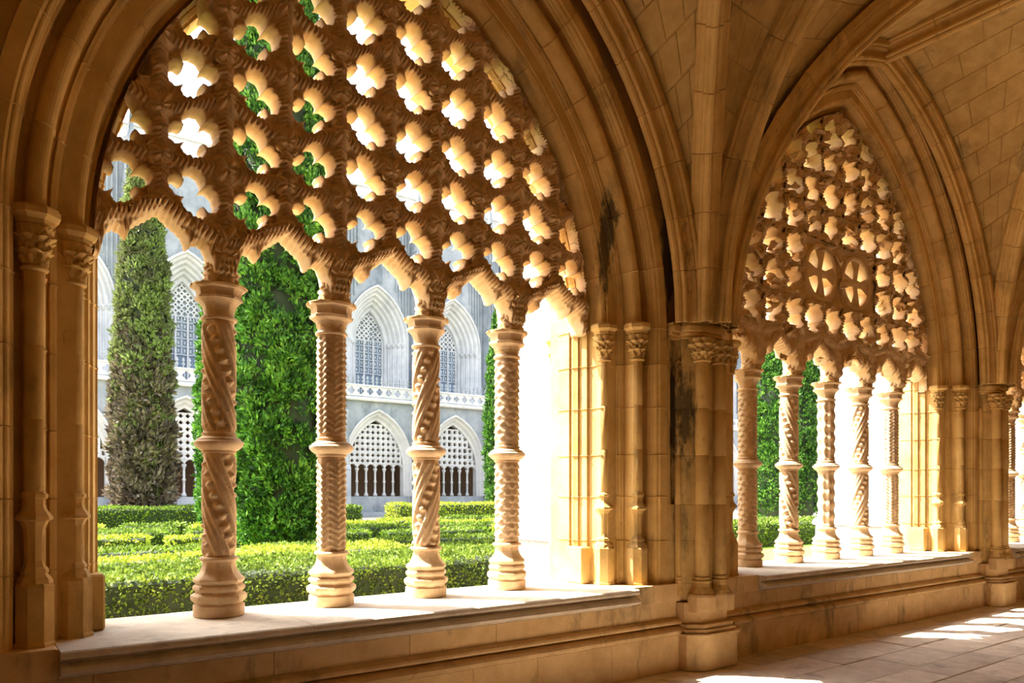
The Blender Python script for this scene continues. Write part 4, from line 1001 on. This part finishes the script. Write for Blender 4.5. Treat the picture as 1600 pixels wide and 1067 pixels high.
# church wall above, set back
CY = 54.0; CP = 7.05; CXs = [27.0 + CP * k for k in range(-5, 8)]
mb = MB()
WIN = arch_outline(2.7, 5.2, 9.4)
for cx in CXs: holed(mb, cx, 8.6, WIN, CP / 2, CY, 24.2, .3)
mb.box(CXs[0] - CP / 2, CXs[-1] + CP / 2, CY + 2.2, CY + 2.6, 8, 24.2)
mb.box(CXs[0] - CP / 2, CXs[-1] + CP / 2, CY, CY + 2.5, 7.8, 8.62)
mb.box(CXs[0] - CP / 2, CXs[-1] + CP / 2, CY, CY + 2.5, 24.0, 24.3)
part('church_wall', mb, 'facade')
wm = MB(); rings = []
for k, (ww, yy) in enumerate([(2.72, -.18), (2.6, -.18), (2.55, 0), (2.4, .06), (2.3, .3), (2.15, .34), (2.05, .6), (1.9, .64), (1.8, .9), (1.65, .94), (1.55, 1.2), (1.3, 1.26), (1.22, 1.5)]):
    rings.append((arch_outline(ww, 5.2 - .25 * (2.72 - ww), 9.4 - 1.25 * (2.72 - ww)), yy))
moulding(wm, 0, 0, rings)
# vertical rolls on the splay
wm = wm.mesh('window_surround', 'facade_white')
fill = MB()
# window infill: three lancets with pierced head
for k in range(4): fill.bbox(-1.25 + .8 * k - .07 + .05, -1.25 + .8 * k + .07 + .05, 1.45, 1.65, 0, 5.3, .02)
r2 = random.Random(4)
for i in range(-3, 3):
    for j in range(6):
        x, z = (i + .5) * .4, 5.2 + (j + .5) * .4
        if abs(x) > 1.25 * math.sqrt(max(0, 1 - ((z - 5.0) / 2.7) ** 2)) + .12: continue
        n = 12; v = []; f = []; rad = r2.uniform(.10, .145)
        for q in range(n):
            a = 2 * PI * q / n; c, s = math.cos(a), math.sin(a); m = max(abs(c), abs(s)); rr_ = rad * (.8 + .3 * abs(math.cos(2 * a)))
            v += [(x + rr_ * c, 1.5, z + rr_ * s), (x + .2 * c / m, 1.5, z + .2 * s / m), (x + rr_ * c, 1.62, z + rr_ * s)]
        for q in range(n):
            t = (q + 1) % n; f += [(3 * q, 3 * q + 1, 3 * t + 1, 3 * t), (3 * q, 3 * t, 3 * t + 2, 3 * q + 2)]
        fill.add(v, f)
fill = fill.mesh('window_tracery', 'facade_white')
grille = MB()
for k in range(3):
    xa = -1.13 + .8 * k
    for j in range(9):
        z = .3 + j * .56
        if 2 <= j <= 3: continue
        grille.bbox(xa, xa + .66, 1.52, 1.6, z, z + .1, .01)
        grille.bbox(xa + .28, xa + .38, 1.52, 1.6, z, z + .56, .01)
        grille.bbox(xa + .05, xa + .18, 1.53, 1.6, z + .2, z + .44, .01); grille.bbox(xa + .48, xa + .61, 1.53, 1.6, z + .2, z + .44, .01)
grille = grille.mesh('stone_grille', 'grille')
pane = MB().bbox(-.33, .33, 1.66, 1.7, 0, 5.1, .01).mesh('pane', 'grille'); bpane = MB().bbox(-.30, .30, 1.60, 1.65, 1.4, 2.5, .01).mesh('blue_pane', 'glass')
headp = MB().bbox(-1.3, 1.3, 1.68, 1.72, 5.1, 7.6, .01).mesh('head_pane', 'grille')
capb = MB()
for s in (-1, 1):
    for k in range(4): capb.lathe([(.06, 0), (.13, .15), (.16, .3), (.16, .38), (.1, .4)], 8, s * (1.55 + .28 * k), 1.05 - .3 * k, 4.7)
    for k in range(4): capb.lathe([(.10, 0), (.06, .2), (.055, 4.7)], 8, s * (1.55 + .28 * k), 1.05 - .3 * k, 0)
capb = capb.mesh('window_shafts', 'facade_white', True)
for cx in CXs:
    wv = put('window', wm, bld, (cx - 30, CY - FY, 8.6)); tag(put('window_tracery', fill, wv), kind='stuff'); tag(put('stone_grille', grille, wv), kind='stuff'); put('head_pane', headp, wv); put('window_shafts', capb, wv)
    for k in range(3): put('pane', pane, wv, (-.8 + .8 * k, 0, 0)); put('blue_pane', bpane, wv, (-.8 + .8 * k, 0, 0))
# fluted pilaster strips and upper buttresses between windows
pil = MB().bbox(-.5, .5, -.9, 0, 8.6, 21, .05)
for k in range(5): pil.bbox(-.46 + .2 * k, -.34 + .2 * k, -1.0, -.88, 9.5, 23.5, .02)
pil.add([(-.5, -.9, 21), (.5, -.9, 21), (.5, 0, 21), (-.5, 0, 21), (0, -.4, 27)], [(0, 1, 4), (1, 2, 4), (2, 3, 4), (3, 0, 4)])
for s in (-1, 1):
    for k in range(5): pil.bbox(s * (.75 + .28 * k) - .05, s * (.75 + .28 * k) + .05, -.12, .0, 14.5 + k * .8, 24, .02)
pil = pil.mesh('pilaster', 'facade')
for cx in CXs: put('pilaster', pil, bld, (cx - CP / 2 - 30, CY - FY, 0))
top = pierced(CP / 6, 6, .42, .2, 24.3 + CP / 12).bbox(0, CP, -.08, .28, 24.3 + CP / 6 - .03, 24.3 + CP / 6 + .14, .02)
for i in range(12): x = (i + .5) * CP / 12; z = 24.3 + CP / 6 + .12; top.bbox(x - .05, x + .05, .02, .14, z, z + .5, .02); top.bbox(x - .14, x + .14, .04, .12, z + .2, z + .3, .02)
top = top.mesh('roof_balustrade', 'facade_white')
for cx in CXs: put('roof_balustrade', top, bld, (cx - CP / 2 - 30, CY - FY, 0))
